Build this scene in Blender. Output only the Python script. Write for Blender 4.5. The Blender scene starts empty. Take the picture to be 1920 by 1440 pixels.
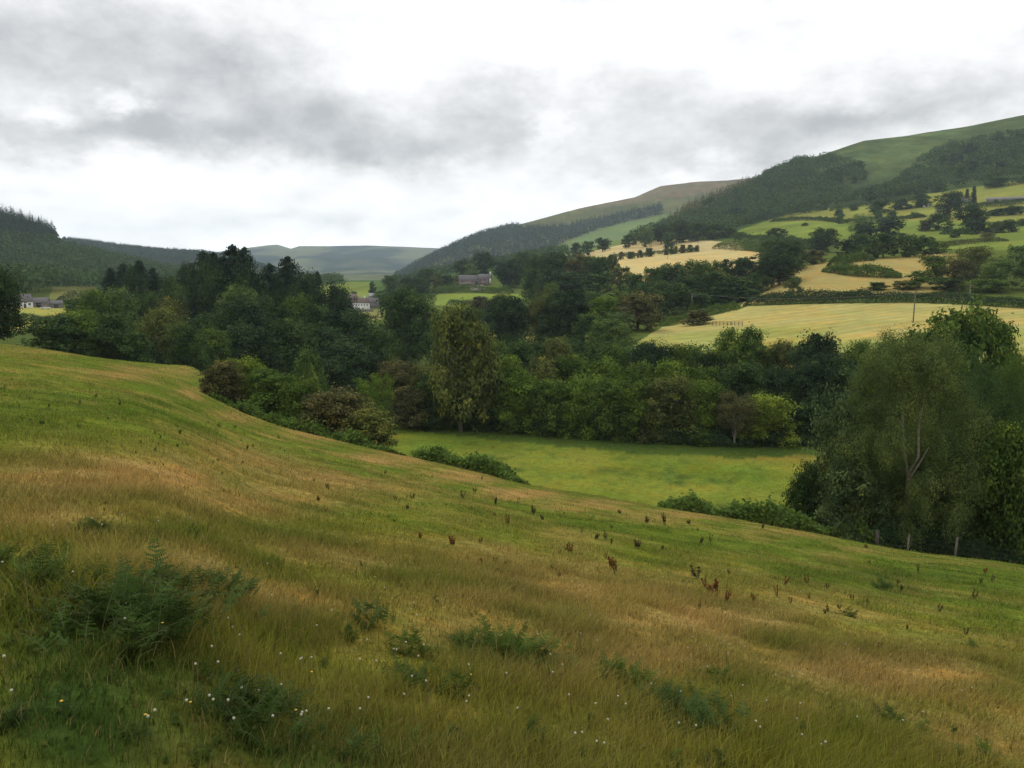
import bpy, math, random
import numpy as np
from mathutils import Vector
R = math.radians
SC = bpy.context.scene
COL = SC.collection
# ------------------------------------------------------------------ camera
FPX = 1478.0                       # focal length in pixels of a 1920 px wide frame
PITCH = math.atan(220 / FPX)       # the level line of sight crosses the frame at row 500
cam = bpy.data.cameras.new('camera'); cam.sensor_width = 36; cam.lens = 36 * FPX / 1920
cam.clip_start = 0.1; cam.clip_end = 40000
co = bpy.data.objects.new('camera', cam); COL.objects.link(co)
co.rotation_euler = (math.pi / 2 - PITCH, 0, 0); SC.camera = co
SC.view_settings.view_transform = 'Standard'; SC.view_settings.look = 'None'
SC.view_settings.gamma = 1; SC.view_settings.exposure = 0.0
SC.cycles.max_bounces = 5; SC.cycles.diffuse_bounces = 3; SC.cycles.transmission_bounces = 3
SC.cycles.volume_bounces = 1
CP, SP = math.cos(PITCH), math.sin(PITCH)

def pdir(u, v):
    x = (np.asarray(u, float) - 960) / FPX; y = (720 - np.asarray(v, float)) / FPX
    return x, CP + y * SP, -SP + y * CP
def pix(x, y, z):
    f = y * CP - z * SP; up = y * SP + z * CP
    f = np.where(f < .05, .05, f)
    return 960 + FPX * x / f, 720 - FPX * up / f

# ------------------------------------------------------------------ world
def build_world():
    w = bpy.data.worlds.new('World'); SC.world = w; w.use_nodes = True
    nt = w.node_tree; N = nt.nodes; L = nt.links; N.clear()
    def new(t, **k):
        n = N.new(t)
        for a, b in k.items(): setattr(n, a, b)
        return n
    def M(op, a, b=None, c=None):
        n = new('ShaderNodeMath', operation=op)
        for i, q in enumerate((a, b, c)):
            if q is None: continue
            if isinstance(q, (int, float)): n.inputs[i].default_value = q
            else: L.new(q, n.inputs[i])
        return n.outputs[0]
    tc = new('ShaderNodeTexCoord'); sp = new('ShaderNodeSeparateXYZ'); L.new(tc.outputs['Generated'], sp.inputs[0])
    az = M('ARCTAN2', sp.outputs[0], sp.outputs[1]); el = M('ARCSINE', sp.outputs[2])
    mp = new('ShaderNodeMapping'); mp.inputs['Scale'].default_value = (1, 1, 1.7); L.new(tc.outputs['Generated'], mp.inputs[0])
    def noise(scale, det, rough, off=0):
        m2 = new('ShaderNodeVectorMath', operation='ADD'); L.new(mp.outputs[0], m2.inputs[0]); m2.inputs[1].default_value = (off, off * .7, off * .3)
        n = new('ShaderNodeTexNoise'); n.inputs['Scale'].default_value = scale; n.inputs['Detail'].default_value = det
        n.inputs['Roughness'].default_value = rough; L.new(m2.outputs[0], n.inputs['Vector']); return n.outputs['Fac']
    azd = M('ADD', az, M('MULTIPLY', M('SUBTRACT', noise(5, 6, .6), .5), .32))
    eld = M('ADD', el, M('MULTIPLY', M('SUBTRACT', noise(6, 6, .62, 7), .5), .13))
    total = None
    for (u, v, su, sv, wgt) in SKY:
        x, y, z = pdir(u, v); a0 = math.atan2(x, y); e0 = math.asin(z / math.sqrt(x * x + y * y + z * z))
        da = M('DIVIDE', M('SUBTRACT', azd, float(a0)), su / FPX); de = M('DIVIDE', M('SUBTRACT', eld, float(e0)), sv / FPX)
        g = M('MULTIPLY', M('EXPONENT', M('MULTIPLY', M('ADD', M('MULTIPLY', da, da), M('MULTIPLY', de, de)), -1.0)), wgt)
        total = g if total is None else M('ADD', total, g)
    detail = M('ADD', M('MULTIPLY', M('SUBTRACT', noise(11, 8, .62, 3), .5), .85), M('MULTIPLY', M('SUBTRACT', noise(3.2, 4, .55, 11), .5), .5))
    lum = M('ADD', M('ADD', total, detail), SKY_BASE)
    lum = M('MINIMUM', lum, 1.5); lum = M('ADD', M('MULTIPLY', M('MAXIMUM', M('SUBTRACT', lum, .55), 0.0), 1.0), M('ADD', .43, M('MULTIPLY', M('MAXIMUM', M('MINIMUM', lum, .55), 0.0), .22)))
    lum10 = M('MULTIPLY', lum, 10.0)
    # grey cloud is faintly blue, bright cloud is white
    ramp = new('ShaderNodeValToRGB'); L.new(lum, ramp.inputs[0])
    ramp.color_ramp.elements[0].position = .45; ramp.color_ramp.elements[0].color = (.965, .988, 1.02, 1)
    ramp.color_ramp.elements[1].position = .95; ramp.color_ramp.elements[1].color = (1, 1, 1, 1)
    cl = new('ShaderNodeVectorMath', operation='SCALE'); L.new(ramp.outputs[0], cl.inputs[0]); L.new(lum10, cl.inputs['Scale'])
    sky = new('ShaderNodeTexSky', sky_type='NISHITA'); sky.sun_disc = False; sky.sun_elevation = R(52); sky.sun_rotation = R(-20)
    mx = new('ShaderNodeMix', data_type='RGBA'); mx.inputs[0].default_value = .96
    L.new(sky.outputs[0], mx.inputs[6]); L.new(cl.outputs[0], mx.inputs[7])
    bg = new('ShaderNodeBackground'); bg.inputs[1].default_value = .1; L.new(mx.outputs[2], bg.inputs[0])
    out = new('ShaderNodeOutputWorld'); L.new(bg.outputs[0], out.inputs[0])
    w.cycles.sampling_method = 'MANUAL'; w.cycles.sample_map_resolution = 512
HAZE = 9.5e-5
SKY_BASE = 1.08
# bands and gaps of the cloud layer: direction given by (column, row), widths in the same measure, brightness
SKY = [(150, 60, 330, 80, -0.28), (420, 130, 170, 50, -0.18), (-300, 150, 350, 150, -0.20),
       (120, 238, 260, 42, -0.34), (450, 235, 260, 60, -0.34), (760, 275, 260, 42, -0.34), (640, 190, 200, 40, -0.23), (960, 235, 150, 60, -0.20), (1040, 190, 120, 30, -0.16),
       (30, 180, 45, 20, .35), (190, 185, 40, 16, .4), (1022, 255, 30, 32, .22), (150, 330, 330, 50, .15),
       (600, 380, 260, 50, -0.10), (420, 430, 240, 18, -0.08), (900, 340, 160, 40, -0.05),
       (1290, 255, 190, 60, -0.16), (1480, 225, 170, 70, -0.21), (1770, 190, 230, 55, -0.23), (1420, 290, 200, 40, -0.08), (1900, 20, 60, 40, -0.08),
       (960, 540, 3000, 150, .50), (300, 400, 90, 16, -.12), (560, 425, 120, 14, -.14), (120, 370, 120, 18, -.1), (880, 400, 90, 16, -.12), (1150, 330, 90, 24, -.12), (1340, 300, 120, 20, -.14), (1620, 210, 120, 24, -.12), (1000, 150, 120, 24, -.12), (900, 60, 500, 90, .12), (1500, 80, 420, 90, .08), (2400, 200, 300, 200, -0.16)]
build_world()
sl = bpy.data.lights.new('sun', 'SUN'); sl.energy = 1.25; sl.angle = R(25); sl.color = (1, .97, .92)
so = bpy.data.objects.new('sun', sl); COL.objects.link(so)
so.rotation_euler = (R(90 - 52), 0, R(180 + 20))   # comes from ahead, a little to the left, high up

# ------------------------------------------------------------------ numeric helpers
def lin0(r, g, b):
    return tuple(((c / 255 + .055) / 1.055) ** 2.4 if c > 10 else c / 255 / 12.92 for c in (r, g, b))
def lin(r, g, b):
    c = lin0(r, g, b); m = sum(c) / 3; return tuple(max(m + (q - m) * 1.04, .002) for q in c)
def vn(x, y, seed=0):
    xi = np.floor(x).astype(np.int64); yi = np.floor(y).astype(np.int64); fx = x - xi; fy = y - yi
    fx = fx * fx * (3 - 2 * fx); fy = fy * fy * (3 - 2 * fy)
    def h(a, b):
        n = (a * 374761393 + b * 668265263 + seed * 974634777) & 0xffffffff
        n = ((n ^ (n >> 13)) * 1274126177) & 0xffffffff
        return ((n ^ (n >> 16)) & 0xffff) / 65535.0
    return (h(xi, yi) * (1 - fx) + h(xi + 1, yi) * fx) * (1 - fy) + (h(xi, yi + 1) * (1 - fx) + h(xi + 1, yi + 1) * fx) * fy
def fbm(x, y, seed=0, o=4):
    s = 0; a = .5; t = 0
    for k in range(o):
        s = s + a * vn(x * 2 ** k, y * 2 ** k, seed + k); t += a; a *= .5
    return s / t - .5
def pchip(X, Y, q):
    """X,Y (K,A) per column, q (J,) -> (J,A)"""
    h = X[1:] - X[:-1]; d = (Y[1:] - Y[:-1]) / h
    m = np.zeros_like(Y)
    w1 = 2 * h[1:] + h[:-1]; w2 = h[1:] + 2 * h[:-1]
    same = d[:-1] * d[1:] > 0
    with np.errstate(all='ignore'):
        mm = (w1 + w2) / (w1 / d[:-1] + w2 / d[1:])
    m[1:-1] = np.where(same, mm, 0); m[0] = d[0]; m[-1] = d[-1]
    out = np.zeros((len(q), X.shape[1]))
    for a in range(X.shape[1]):
        k = np.clip(np.searchsorted(X[:, a], q) - 1, 0, X.shape[0] - 2)
        hh = h[k, a]; t = np.clip((q - X[k, a]) / hh, 0, 1)
        out[:, a] = ((2 * t**3 - 3 * t**2 + 1) * Y[k, a] + (t**3 - 2 * t**2 + t) * hh * m[k, a] + (-2 * t**3 + 3 * t**2) * Y[k + 1, a] + (t**3 - t**2) * hh * m[k + 1, a])
    return out

# ------------------------------------------------------------------ terrain: height over azimuth and distance
# every line is a run of points (column, row or None, height or None, distance)
def V(u, v, r): return (u, v, None, r)
def Z(u, z, r): return (u, None, z, r)
CREST = [V(-700, 600, 150), V(-200, 632, 125), V(0, 645, 115), V(120, 661, 111), V(200, 676, 104), V(300, 698, 95), V(360, 728, 89), V(430, 770, 83), V(500, 796, 79), V(560, 812, 75), V(640, 831, 71), V(740, 854, 67),
         V(980, 911, 60), V(1250, 957, 57), V(1540, 1005, 57), V(1700, 1037, 57), V(1920, 1062, 58), V(2600, 1200, 60)]
LINES = [
 [Z(-700, -17, 175), Z(-200, -14, 150), Z(0, -12.0, 140), Z(120, -13.2, 136), V(200, 674, 126), V(300, 684, 118), V(370, 690, 112), Z(430, -18.5, 110), Z(560, -23.5, 99), Z(740, -25.5, 91), Z(980, -26.6, 82),
  Z(1250, -27, 80), Z(1540, -27, 80), Z(1920, -27, 82), Z(2600, -27, 88)],
 [Z(-700, -19, 200), Z(0, -17, 165), Z(200, -19, 165), Z(400, -24, 165), Z(560, -27, 187), Z(700, -27, 147), Z(800, -27, 131), Z(900, -27, 127), Z(1000, -27, 123), Z(1100, -27, 121), Z(1200, -27, 118), Z(1400, -27, 119), Z(1540, -27, 124), Z(1920, -27, 135), Z(2600, -27, 150)],
 [Z(-700, -20, 225), Z(0, -19, 200), Z(400, -26, 205), Z(700, -29, 190), Z(1000, -29.5, 150), Z(1200, -28.5, 143), Z(1500, -28, 144), Z(1920, -27, 150), Z(2600, -25, 160)],
 [Z(-700, -20, 260), Z(0, -20, 250), Z(400, -26, 260), Z(700, -29, 250), Z(1000, -25, 225), Z(1130, -20, 205), V(1200, 642, 190), V(1400, 655, 185), V(1600, 657, 178), V(1920, 662, 170), Z(2600, -14, 180)],
 [Z(-700, -20, 350), Z(0, -20, 340), Z(400, -26, 350), Z(700, -28, 350), Z(1000, -24, 330), Z(1150, -17, 300), V(1250, 603, 262), V(1400, 576, 270), V(1550, 570, 268), V(1700, 568, 265), V(1920, 577, 255), Z(2600, -8, 260)],
 [Z(-700, -18, 470), Z(0, -19, 460), Z(400, -26, 480), Z(700, -31, 520), Z(860, -20, 470), Z(1000, -20, 430), Z(1150, -11, 390), V(1300, 552, 350), V(1400, 548, 345), V(1480, 512, 355), V(1540, 494, 365), V(1720, 480, 400), V(1920, 492, 390), Z(2600, 10, 400)],
 [Z(-700, -10, 620), Z(0, -13, 620), Z(400, -25, 640), Z(620, -30, 620), Z(700, -30, 620), Z(800, -24, 620), V(860, 537, 612), V(900, 536, 612), V(930, 536, 610), V(1000, 530, 570), V(1150, 506, 520), V(1250, 500, 500), V(1400, 504, 480), V(1480, 478, 480), V(1600, 474, 500), V(1720, 462, 500), V(1850, 460, 500), V(1920, 458, 500), Z(2600, 40, 520)],
 [Z(-700, 10, 780), V(0, 530, 780), V(200, 538, 780), Z(400, -21, 800), Z(600, -24, 850), V(680, 534, 880), V(800, 526, 880), V(950, 508, 820), V(1050, 492, 800), V(1150, 471, 760), V(1250, 462, 740), V(1400, 440, 720), V(1500, 430, 720), V(1600, 420, 740), V(1720, 410, 740), V(1920, 400, 740), V(2600, 360, 740)],
 [V(-700, 400, 980), V(0, 462, 960), V(130, 492, 960), V(250, 512, 990), V(400, 532, 1050), V(620, 530, 1250), V(750, 525, 1180), V(900, 506, 1080), V(1000, 490, 1030), V(1100, 470, 980), V(1200, 447, 940), V(1300, 428, 930), V(1400, 412, 930), V(1550, 385, 950), V(1740, 356, 950), V(1920, 326, 950), V(2600, 250, 950)],
 [V(-700, 290, 1300), V(-200, 362, 1200), V(0, 408, 1150), V(60, 426, 1130), V(112, 446, 1110), V(135, 476, 1110), V(250, 502, 1150), V(400, 530, 1250), V(620, 529.5, 1500), V(750, 527, 1400), V(900, 504, 1280), V(1000, 487, 1180), V(1060, 475, 1160), V(1190, 444, 1150), V(1240, 424, 1200), V(1300, 392, 1250), V(1380, 358, 1300), V(1440, 334, 1350),
  V(1500, 306, 1400), V(1560, 287, 1420), V(1620, 268, 1450), V(1700, 261, 1480), V(1740, 254, 1490), V(1800, 246, 1500), V(1860, 236, 1520), V(1920, 225, 1550), V(2600, 120, 1600)],
]
RIDGE = [V(-700, 380, 2300), V(-100, 428, 2200), V(130, 450, 2100), V(200, 459, 2100), V(300, 470, 2100), V(380, 474, 2100), V(450, 489, 2100), V(520, 507, 2100), V(620, 528, 2200), V(700, 527, 2250), V(745, 517, 2150), V(800, 486, 2100), V(850, 462, 2120), V(900, 441, 2150), V(1000, 415, 2250), V(1050, 402, 2300), V(1100, 389, 2350),
         V(1190, 371, 2400), V(1240, 352, 2450), V(1300, 343, 2480), V(1400, 334, 2500), V(1500, 330, 2550), V(2000, 280, 2600), V(2600, 240, 2600)]
FAR = [V(-700, 440, 5500), V(0, 455, 5500), V(300, 474, 5500), V(400, 473, 5500), V(470, 463, 5500), V(520, 458, 5500), V(546, 466, 5500), V(560, 461, 5500), V(700, 461, 5500), V(820, 466, 5500), V(900, 476, 5500), V(1000, 470, 5500), V(1400, 440, 5500), V(2600, 430, 5500)]
DEG = math.pi / 180
AZ = np.concatenate([np.arange(-180, -60, 6.), np.arange(-60, -38, 1.), np.arange(-38, 38, .1), np.arange(38, 60, 1.), np.arange(60, 180.1, 6.)]) * DEG
def line_rz(line):
    a = []; r = []; z = []
    for (u, v, zz, rr) in line:
        x, y, d = pdir(u, 560 if v is None else v); hl = math.hypot(x, y)
        a.append(math.atan2(x, y)); r.append(rr); z.append(zz if zz is not None else d / hl * rr)
    a = np.array(a); A = np.clip(AZ, -48 * DEG, 48 * DEG)
    return np.interp(A, a, r), np.interp(A, a, z)
cr, cz = line_rz(CREST)
slope = .283 * np.sin(AZ) + .265 * np.cos(AZ)                # the pasture is close to a tilted plane
inview = np.clip((48 * DEG - np.abs(AZ)) / (8 * DEG), 0, 1)
s_in = (-cz - 1.62) / cr
s = s_in * inview + slope * (1 - inview)
cz = -1.62 - s * cr
K_r = [np.full_like(AZ, .5), cr * .25, cr * .6, cr * .88, cr]; K_z = [np.full_like(AZ, -1.62) - s * .5, -1.62 - s * cr * .25 + .05, -1.62 - s * cr * .6 + .35, -1.62 - s * cr * .88 + .25, cz]
behind = 1 - inview
for ln in LINES:
    r_, z_ = line_rz(ln); K_r.append(r_); K_z.append(z_ * inview + (-1.62 - slope * np.minimum(r_, 400) * .6 - 3) * behind)
Rr, Rz = K_r[-1], K_z[-1]
K_r.append(Rr * 1.25); K_z.append(Rz - np.maximum(4, .3 * (Rz + 30)))
r_, z_ = line_rz(RIDGE); K_r.append(r_ * .88); K_z.append(z_ * .72 - 8); K_r.append(r_); K_z.append(z_)
K_r.append(r_ * 1.3); K_z.append(np.maximum(z_ * .5 - 20, -30))
r2, z2 = line_rz(FAR); K_r.append(np.full_like(AZ, 3700.)); K_z.append(z2 * .05 - 15); K_r.append(np.full_like(AZ, 4900.)); K_z.append(z2 * .72); K_r.append(r2); K_z.append(z2)
K_r.append(np.full_like(AZ, 6300.)); K_z.append(z2 * .8)
K_r = np.array(K_r); K_z = np.array(K_z)
def smooth_az(Y, sig):
    A = AZ / DEG; W = np.exp(-((A[:, None] - A[None]) / sig) ** 2 / 2) * np.gradient(A)[None]; W /= W.sum(1, keepdims=True); return Y @ W.T
K_z[:5] = smooth_az(K_z[:5], 1.6); K_r[:5] = smooth_az(K_r[:5], 1.6); K_z[5:12] = smooth_az(K_z[5:12], .5); K_r[5:12] = smooth_az(K_r[5:12], .5)
cr = K_r[4]
def geo(a, b, q): return np.exp(np.arange(math.log(a), math.log(b), q))
RR = np.concatenate([geo(.5, 20, .03), geo(20, 130, .013), geo(130, 1600, .007), geo(1600, 2600, .009), geo(2600, 6300, .012), [6300.]])
ZG = pchip(K_r, K_z, RR)
XG = RR[:, None] * np.sin(AZ)[None]; YG = RR[:, None] * np.cos(AZ)[None]
amp = np.interp(RR, [.5, 3, 30, 100, 300, 700, 1200, 2500, 5500], [0, .02, .06, .10, .35, 1.5, 3, 6, 7])[:, None]
wl = 1.0
ZG = ZG + fbm(XG / 7, YG / 7, 5) * np.minimum(amp, .25) + fbm(XG / 45, YG / 45, 9, 3) * np.clip(amp - .12, 0, 1.2) + fbm(XG / 220, YG / 220, 12, 4) * np.where(RR[:, None] > 500, amp * 2.2, 0)
fm = np.clip((RR[:, None] - 3600) / 500, 0, 1) * np.clip((5450 - RR[:, None]) / 900, 0, 1); ZG += fm * (np.abs(fbm(XG / 700, YG / 1500, 14, 4)) * -160 + 20)
rm = np.clip((RR[:, None] - 950) / 250, 0, 1) * np.clip((K_r[12][None] - 40 - RR[:, None]) / 250, 0, 1) + np.clip((RR[:, None] - 1800) / 150, 0, 1) * np.clip((K_r[15][None] - 60 - RR[:, None]) / 250, 0, 1); ZG += rm * np.abs(fbm(XG / 170, YG / 300, 17, 4)) * -34
# tiny hummocks in the turf
ZG += np.where(RR[:, None] < 150, fbm(XG / 1.3, YG / 1.3, 3, 3) * .16, 0)
UG, VG = pix(XG, YG, ZG)

def gz(x, y):
    x = np.asarray(x, float); y = np.asarray(y, float)
    a = np.arctan2(x, y); r = np.hypot(x, y)
    i = np.clip(np.searchsorted(AZ, a) - 1, 0, len(AZ) - 2); j = np.clip(np.searchsorted(RR, r) - 1, 0, len(RR) - 2)
    ta = np.clip((a - AZ[i]) / (AZ[i + 1] - AZ[i]), 0, 1); tr = np.clip((r - RR[j]) / (RR[j + 1] - RR[j]), 0, 1)
    return (ZG[j, i] * (1 - ta) + ZG[j, i + 1] * ta) * (1 - tr) + (ZG[j + 1, i] * (1 - ta) + ZG[j + 1, i + 1] * ta) * tr
def at_r(u, r):
    x, y, _ = pdir(u, 600); h = math.hypot(x, y); x *= r / h; y *= r / h
    return float(x), float(y), float(gz(x, y))
def hit(u, v, rmin=1.5):
    """the ground point seen at a place in the frame, past a distance"""
    x, y, d = pdir(u, v); h = math.hypot(x, y)
    rr = RR[RR > rmin]; g = gz(x / h * rr, y / h * rr); ray = d / h * rr
    k = np.argmax(g >= ray)
    if g[k] < ray[k]: k = len(rr) - 1
    r = rr[k]
    if k > 0:
        e0 = g[k - 1] - ray[k - 1]; e1 = g[k] - ray[k]
        if e1 > e0 and e0 < 0: r = rr[k - 1] + (rr[k] - rr[k - 1]) * (-e0) / (e1 - e0)
    X, Y = x / h * r, y / h * r
    return float(X), float(Y), float(gz(X, Y))
def inpoly(U, Vv, poly):
    c = np.zeros(U.shape, bool); n = len(poly)
    for i in range(n):
        x1, y1 = poly[i]; x2, y2 = poly[(i + 1) % n]
        cond = (y1 > Vv) != (y2 > Vv)
        with np.errstate(all='ignore'): xs = (x2 - x1) * (Vv - y1) / (y2 - y1 + 1e-12) + x1
        c ^= cond & (U < xs)
    return c

# ------------------------------------------------------------------ object helpers
def tag(o, label=None, cat=None, group=None, kind=None):
    if label: o['label'] = label
    if cat: o['category'] = cat
    if group: o['group'] = group
    if kind: o['kind'] = kind
    return o
def link(name, me, mat=None, parent=None, loc=None):
    o = bpy.data.objects.new(name, me); COL.objects.link(o)
    if mat is not None and me is not None and not me.materials: me.materials.append(mat)
    if parent is not None: o.parent = parent
    if loc is not None: o.location = loc
    return o
def np_mesh(name, verts, faces, col=None, normals=None, smooth=False):
    """faces: (F,k) array, or a list of arrays of different k"""
    me = bpy.data.meshes.new(name); fl = faces if isinstance(faces, list) else [faces]
    fl = [np.asarray(f, np.int32) for f in fl if len(f)]
    nl = sum(f.size for f in fl); nf = sum(len(f) for f in fl)
    me.vertices.add(len(verts)); me.vertices.foreach_set('co', np.asarray(verts, np.float32).ravel())
    me.loops.add(nl); me.polygons.add(nf)
    me.loops.foreach_set('vertex_index', np.concatenate([f.ravel() for f in fl]))
    st = []; o = 0
    for f in fl:
        st.append(o + np.arange(len(f)) * f.shape[1]); o += f.size
    me.polygons.foreach_set('loop_start', np.concatenate(st).astype(np.int32))
    if smooth: me.polygons.foreach_set('use_smooth', np.ones(nf, bool))
    me.update(calc_edges=True)
    if col is not None:
        ca = me.color_attributes.new('Col', 'FLOAT_COLOR', 'POINT')
        c4 = np.ones((len(verts), 4), np.float32); c4[:, :3] = col; ca.data.foreach_set('color', c4.ravel())
    if normals is not None: me.normals_split_custom_set_from_vertices(normals.astype(np.float32))
    return me
class MB:
    """collects shapes for ONE mesh"""
    def __init__(s): s.v = []; s.f = {}; s.n = 0
    def add(s, v, f):
        s.v.append(np.asarray(v, float)); f = np.asarray(f)
        s.f.setdefault(f.shape[1], []).append(f + s.n); s.n += len(v); return s
    def box(s, c, d, rz=0):
        x, y, z = d[0] / 2, d[1] / 2, d[2] / 2
        v = np.array([[-x, -y, -z], [x, -y, -z], [x, y, -z], [-x, y, -z], [-x, -y, z], [x, -y, z], [x, y, z], [-x, y, z]])
        cs, sn = math.cos(rz), math.sin(rz); v = np.stack([v[:, 0] * cs - v[:, 1] * sn, v[:, 0] * sn + v[:, 1] * cs, v[:, 2]], 1) + c
        return s.add(v, [[0, 3, 2, 1], [4, 5, 6, 7], [0, 1, 5, 4], [1, 2, 6, 5], [2, 3, 7, 6], [3, 0, 4, 7]])
    def tube(s, pts, rad, n=7):
        pts = np.array(pts, float); m = len(pts); rad = np.broadcast_to(rad, (m,)); V_ = []
        for i in range(m):
            d = pts[min(i + 1, m - 1)] - pts[max(i - 1, 0)]; d /= np.linalg.norm(d) + 1e-9
            a = np.cross(d, [0, 0, 1.] if abs(d[2]) < .9 else [1., 0, 0]); a /= np.linalg.norm(a); b = np.cross(d, a)
            t = np.arange(n) / n * 2 * math.pi
            V_.append(pts[i] + rad[i] * (np.cos(t)[:, None] * a + np.sin(t)[:, None] * b))
        F = [[i * n + k, i * n + (k + 1) % n, (i + 1) * n + (k + 1) % n, (i + 1) * n + k] for i in range(m - 1) for k in range(n)]
        s.add(np.concatenate(V_), F); s.add(np.concatenate([V_[-1], [pts[-1]]]), [[k, (k + 1) % n, n] for k in range(n)]); return s
    def ball(s, c, r, n=8, m=6):
        r = np.broadcast_to(r, (3,)); V_ = [[0, 0, 1.]]
        for i in range(1, m):
            t = math.pi * i / m
            for k in range(n): V_.append([math.sin(t) * math.cos(2 * math.pi * k / n), math.sin(t) * math.sin(2 * math.pi * k / n), math.cos(t)])
        V_.append([0, 0, -1.]); e = len(V_) - 1
        q = [[1 + i * n + k, 1 + (i + 1) * n + k, 1 + (i + 1) * n + (k + 1) % n, 1 + i * n + (k + 1) % n] for i in range(m - 2) for k in range(n)]
        v = np.array(V_) * r + c; b = s.n; s.add(v, q)
        s.f.setdefault(3, []).append(np.array([[0, 1 + k, 1 + (k + 1) % n] for k in range(n)] + [[e, 1 + (m - 2) * n + (k + 1) % n, 1 + (m - 2) * n + k] for k in range(n)]) + b); return s
    def mesh(s, name, smooth=False, col=None): return np_mesh(name, np.concatenate(s.v), [np.concatenate(f) for f in s.f.values()], col=col, smooth=smooth)
    def build(s, name, mat, parent=None, smooth=False): return link(name, s.mesh(name, smooth), mat, parent)

# ------------------------------------------------------------------ materials
def mat_nodes(name):
    m = bpy.data.materials.new(name); m.use_nodes = True; nt = m.node_tree; nt.nodes.clear(); return m, nt
def noise_node(nt, scale, detail=4, rough=.6, vec=None):
    n = nt.nodes.new('ShaderNodeTexNoise'); n.inputs['Scale'].default_value = scale; n.inputs['Detail'].default_value = detail; n.inputs['Roughness'].default_value = rough
    if vec is None:
        tc = nt.nodes.new('ShaderNodeTexCoord'); vec = tc.outputs['Object']
    nt.links.new(vec, n.inputs['Vector']); return n.outputs['Fac']
def rng_map(nt, fac, a, b, lo=.3, hi=.7):
    n = nt.nodes.new('ShaderNodeMapRange'); n.inputs[1].default_value = lo; n.inputs[2].default_value = hi; n.inputs[3].default_value = a; n.inputs[4].default_value = b
    nt.links.new(fac, n.inputs[0]); return n.outputs[0]
def vmul(nt, a, b):
    n = nt.nodes.new('ShaderNodeVectorMath'); n.operation = 'MULTIPLY'
    nt.links.new(a, n.inputs[0]); nt.links.new(b, n.inputs[1]); return n.outputs[0]
def ground_mat(name, s1, s2, a1=.25, a2=.25, bump=.3, bdist=.1):
    m, nt = mat_nodes(name); at = nt.nodes.new('ShaderNodeAttribute'); at.attribute_name = 'Col'
    c = at.outputs['Color']
    for sc, am in ((s1, a1), (s2, a2), (s2 * 6, a2 * .8)):
        c = vmul(nt, c, rng_map(nt, noise_node(nt, sc, 5, .65), 1 - am, 1 + am))
    # drier and greener flecks
    mx = nt.nodes.new('ShaderNodeMix'); mx.data_type = 'RGBA'; mx.blend_type = 'MULTIPLY'; mx.inputs[7].default_value = (1.22, .98, .85, 1)
    nt.links.new(rng_map(nt, noise_node(nt, s1 * 2.3, 5, .7), 0, 1, .45, .65), mx.inputs[0]); nt.links.new(c, mx.inputs[6]); c = mx.outputs[2]
    b = nt.nodes.new('ShaderNodeBsdfDiffuse'); nt.links.new(c, b.inputs[0])
    bp = nt.nodes.new('ShaderNodeBump'); bp.inputs['Strength'].default_value = bump; bp.inputs['Distance'].default_value = bdist
    nt.links.new(noise_node(nt, s2, 6, .7), bp.inputs['Height']); nt.links.new(bp.outputs[0], b.inputs['Normal'])
    o = nt.nodes.new('ShaderNodeOutputMaterial'); nt.links.new(b.outputs[0], o.inputs[0]); return m
def leaf_mat(name, trans=.25, use_obj=True):
    m, nt = mat_nodes(name); at = nt.nodes.new('ShaderNodeAttribute'); at.attribute_name = 'Col'; c = at.outputs['Color']
    if use_obj:
        oi = nt.nodes.new('ShaderNodeObjectInfo'); c = vmul(nt, c, oi.outputs['Color'])
    d = nt.nodes.new('ShaderNodeBsdfDiffuse'); t = nt.nodes.new('ShaderNodeBsdfTranslucent'); mx = nt.nodes.new('ShaderNodeMixShader'); mx.inputs[0].default_value = trans
    nt.links.new(c, d.inputs[0]); nt.links.new(c, t.inputs[0]); nt.links.new(d.outputs[0], mx.inputs[1]); nt.links.new(t.outputs[0], mx.inputs[2])
    o = nt.nodes.new('ShaderNodeOutputMaterial'); nt.links.new(mx.outputs[0], o.inputs[0]); return m
def solid_mat(name, rgb, scale=3, amt=.2, rough=.8, s3=(1, 1, 1), bump=0):
    m, nt = mat_nodes(name); tc = nt.nodes.new('ShaderNodeTexCoord'); mp = nt.nodes.new('ShaderNodeMapping'); mp.inputs['Scale'].default_value = s3
    nt.links.new(tc.outputs['Object'], mp.inputs[0]); fac = noise_node(nt, scale, 5, .65, mp.outputs[0])
    rgbn = nt.nodes.new('ShaderNodeRGB'); rgbn.outputs[0].default_value = (*rgb, 1)
    c = vmul(nt, rgbn.outputs[0], rng_map(nt, fac, 1 - amt, 1 + amt))
    p = nt.nodes.new('ShaderNodeBsdfPrincipled'); p.inputs['Roughness'].default_value = rough; nt.links.new(c, p.inputs['Base Color'])
    if bump:
        bp = nt.nodes.new('ShaderNodeBump'); bp.inputs['Strength'].default_value = bump; bp.inputs['Distance'].default_value = .05
        nt.links.new(fac, bp.inputs['Height']); nt.links.new(bp.outputs[0], p.inputs['Normal'])
    o = nt.nodes.new('ShaderNodeOutputMaterial'); nt.links.new(p.outputs[0], o.inputs[0]); return m
M_PAST = ground_mat('pasture_turf', .5, 4, .2, .34, .8, .1)
M_MEAD = ground_mat('meadow_turf', .12, 1.2, .15, .22, .5, .15)
M_FIELD = ground_mat('field_turf', .03, .35, .10, .13, .2, .2)
M_HILL = ground_mat('hill_turf', .012, .12, .16, .2, .5, 1.5)
M_LEAF = leaf_mat('leaves', .22); M_BLADE = leaf_mat('grass_blades', .35, False); M_FERN = leaf_mat('bracken_fronds', .25, True)
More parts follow.
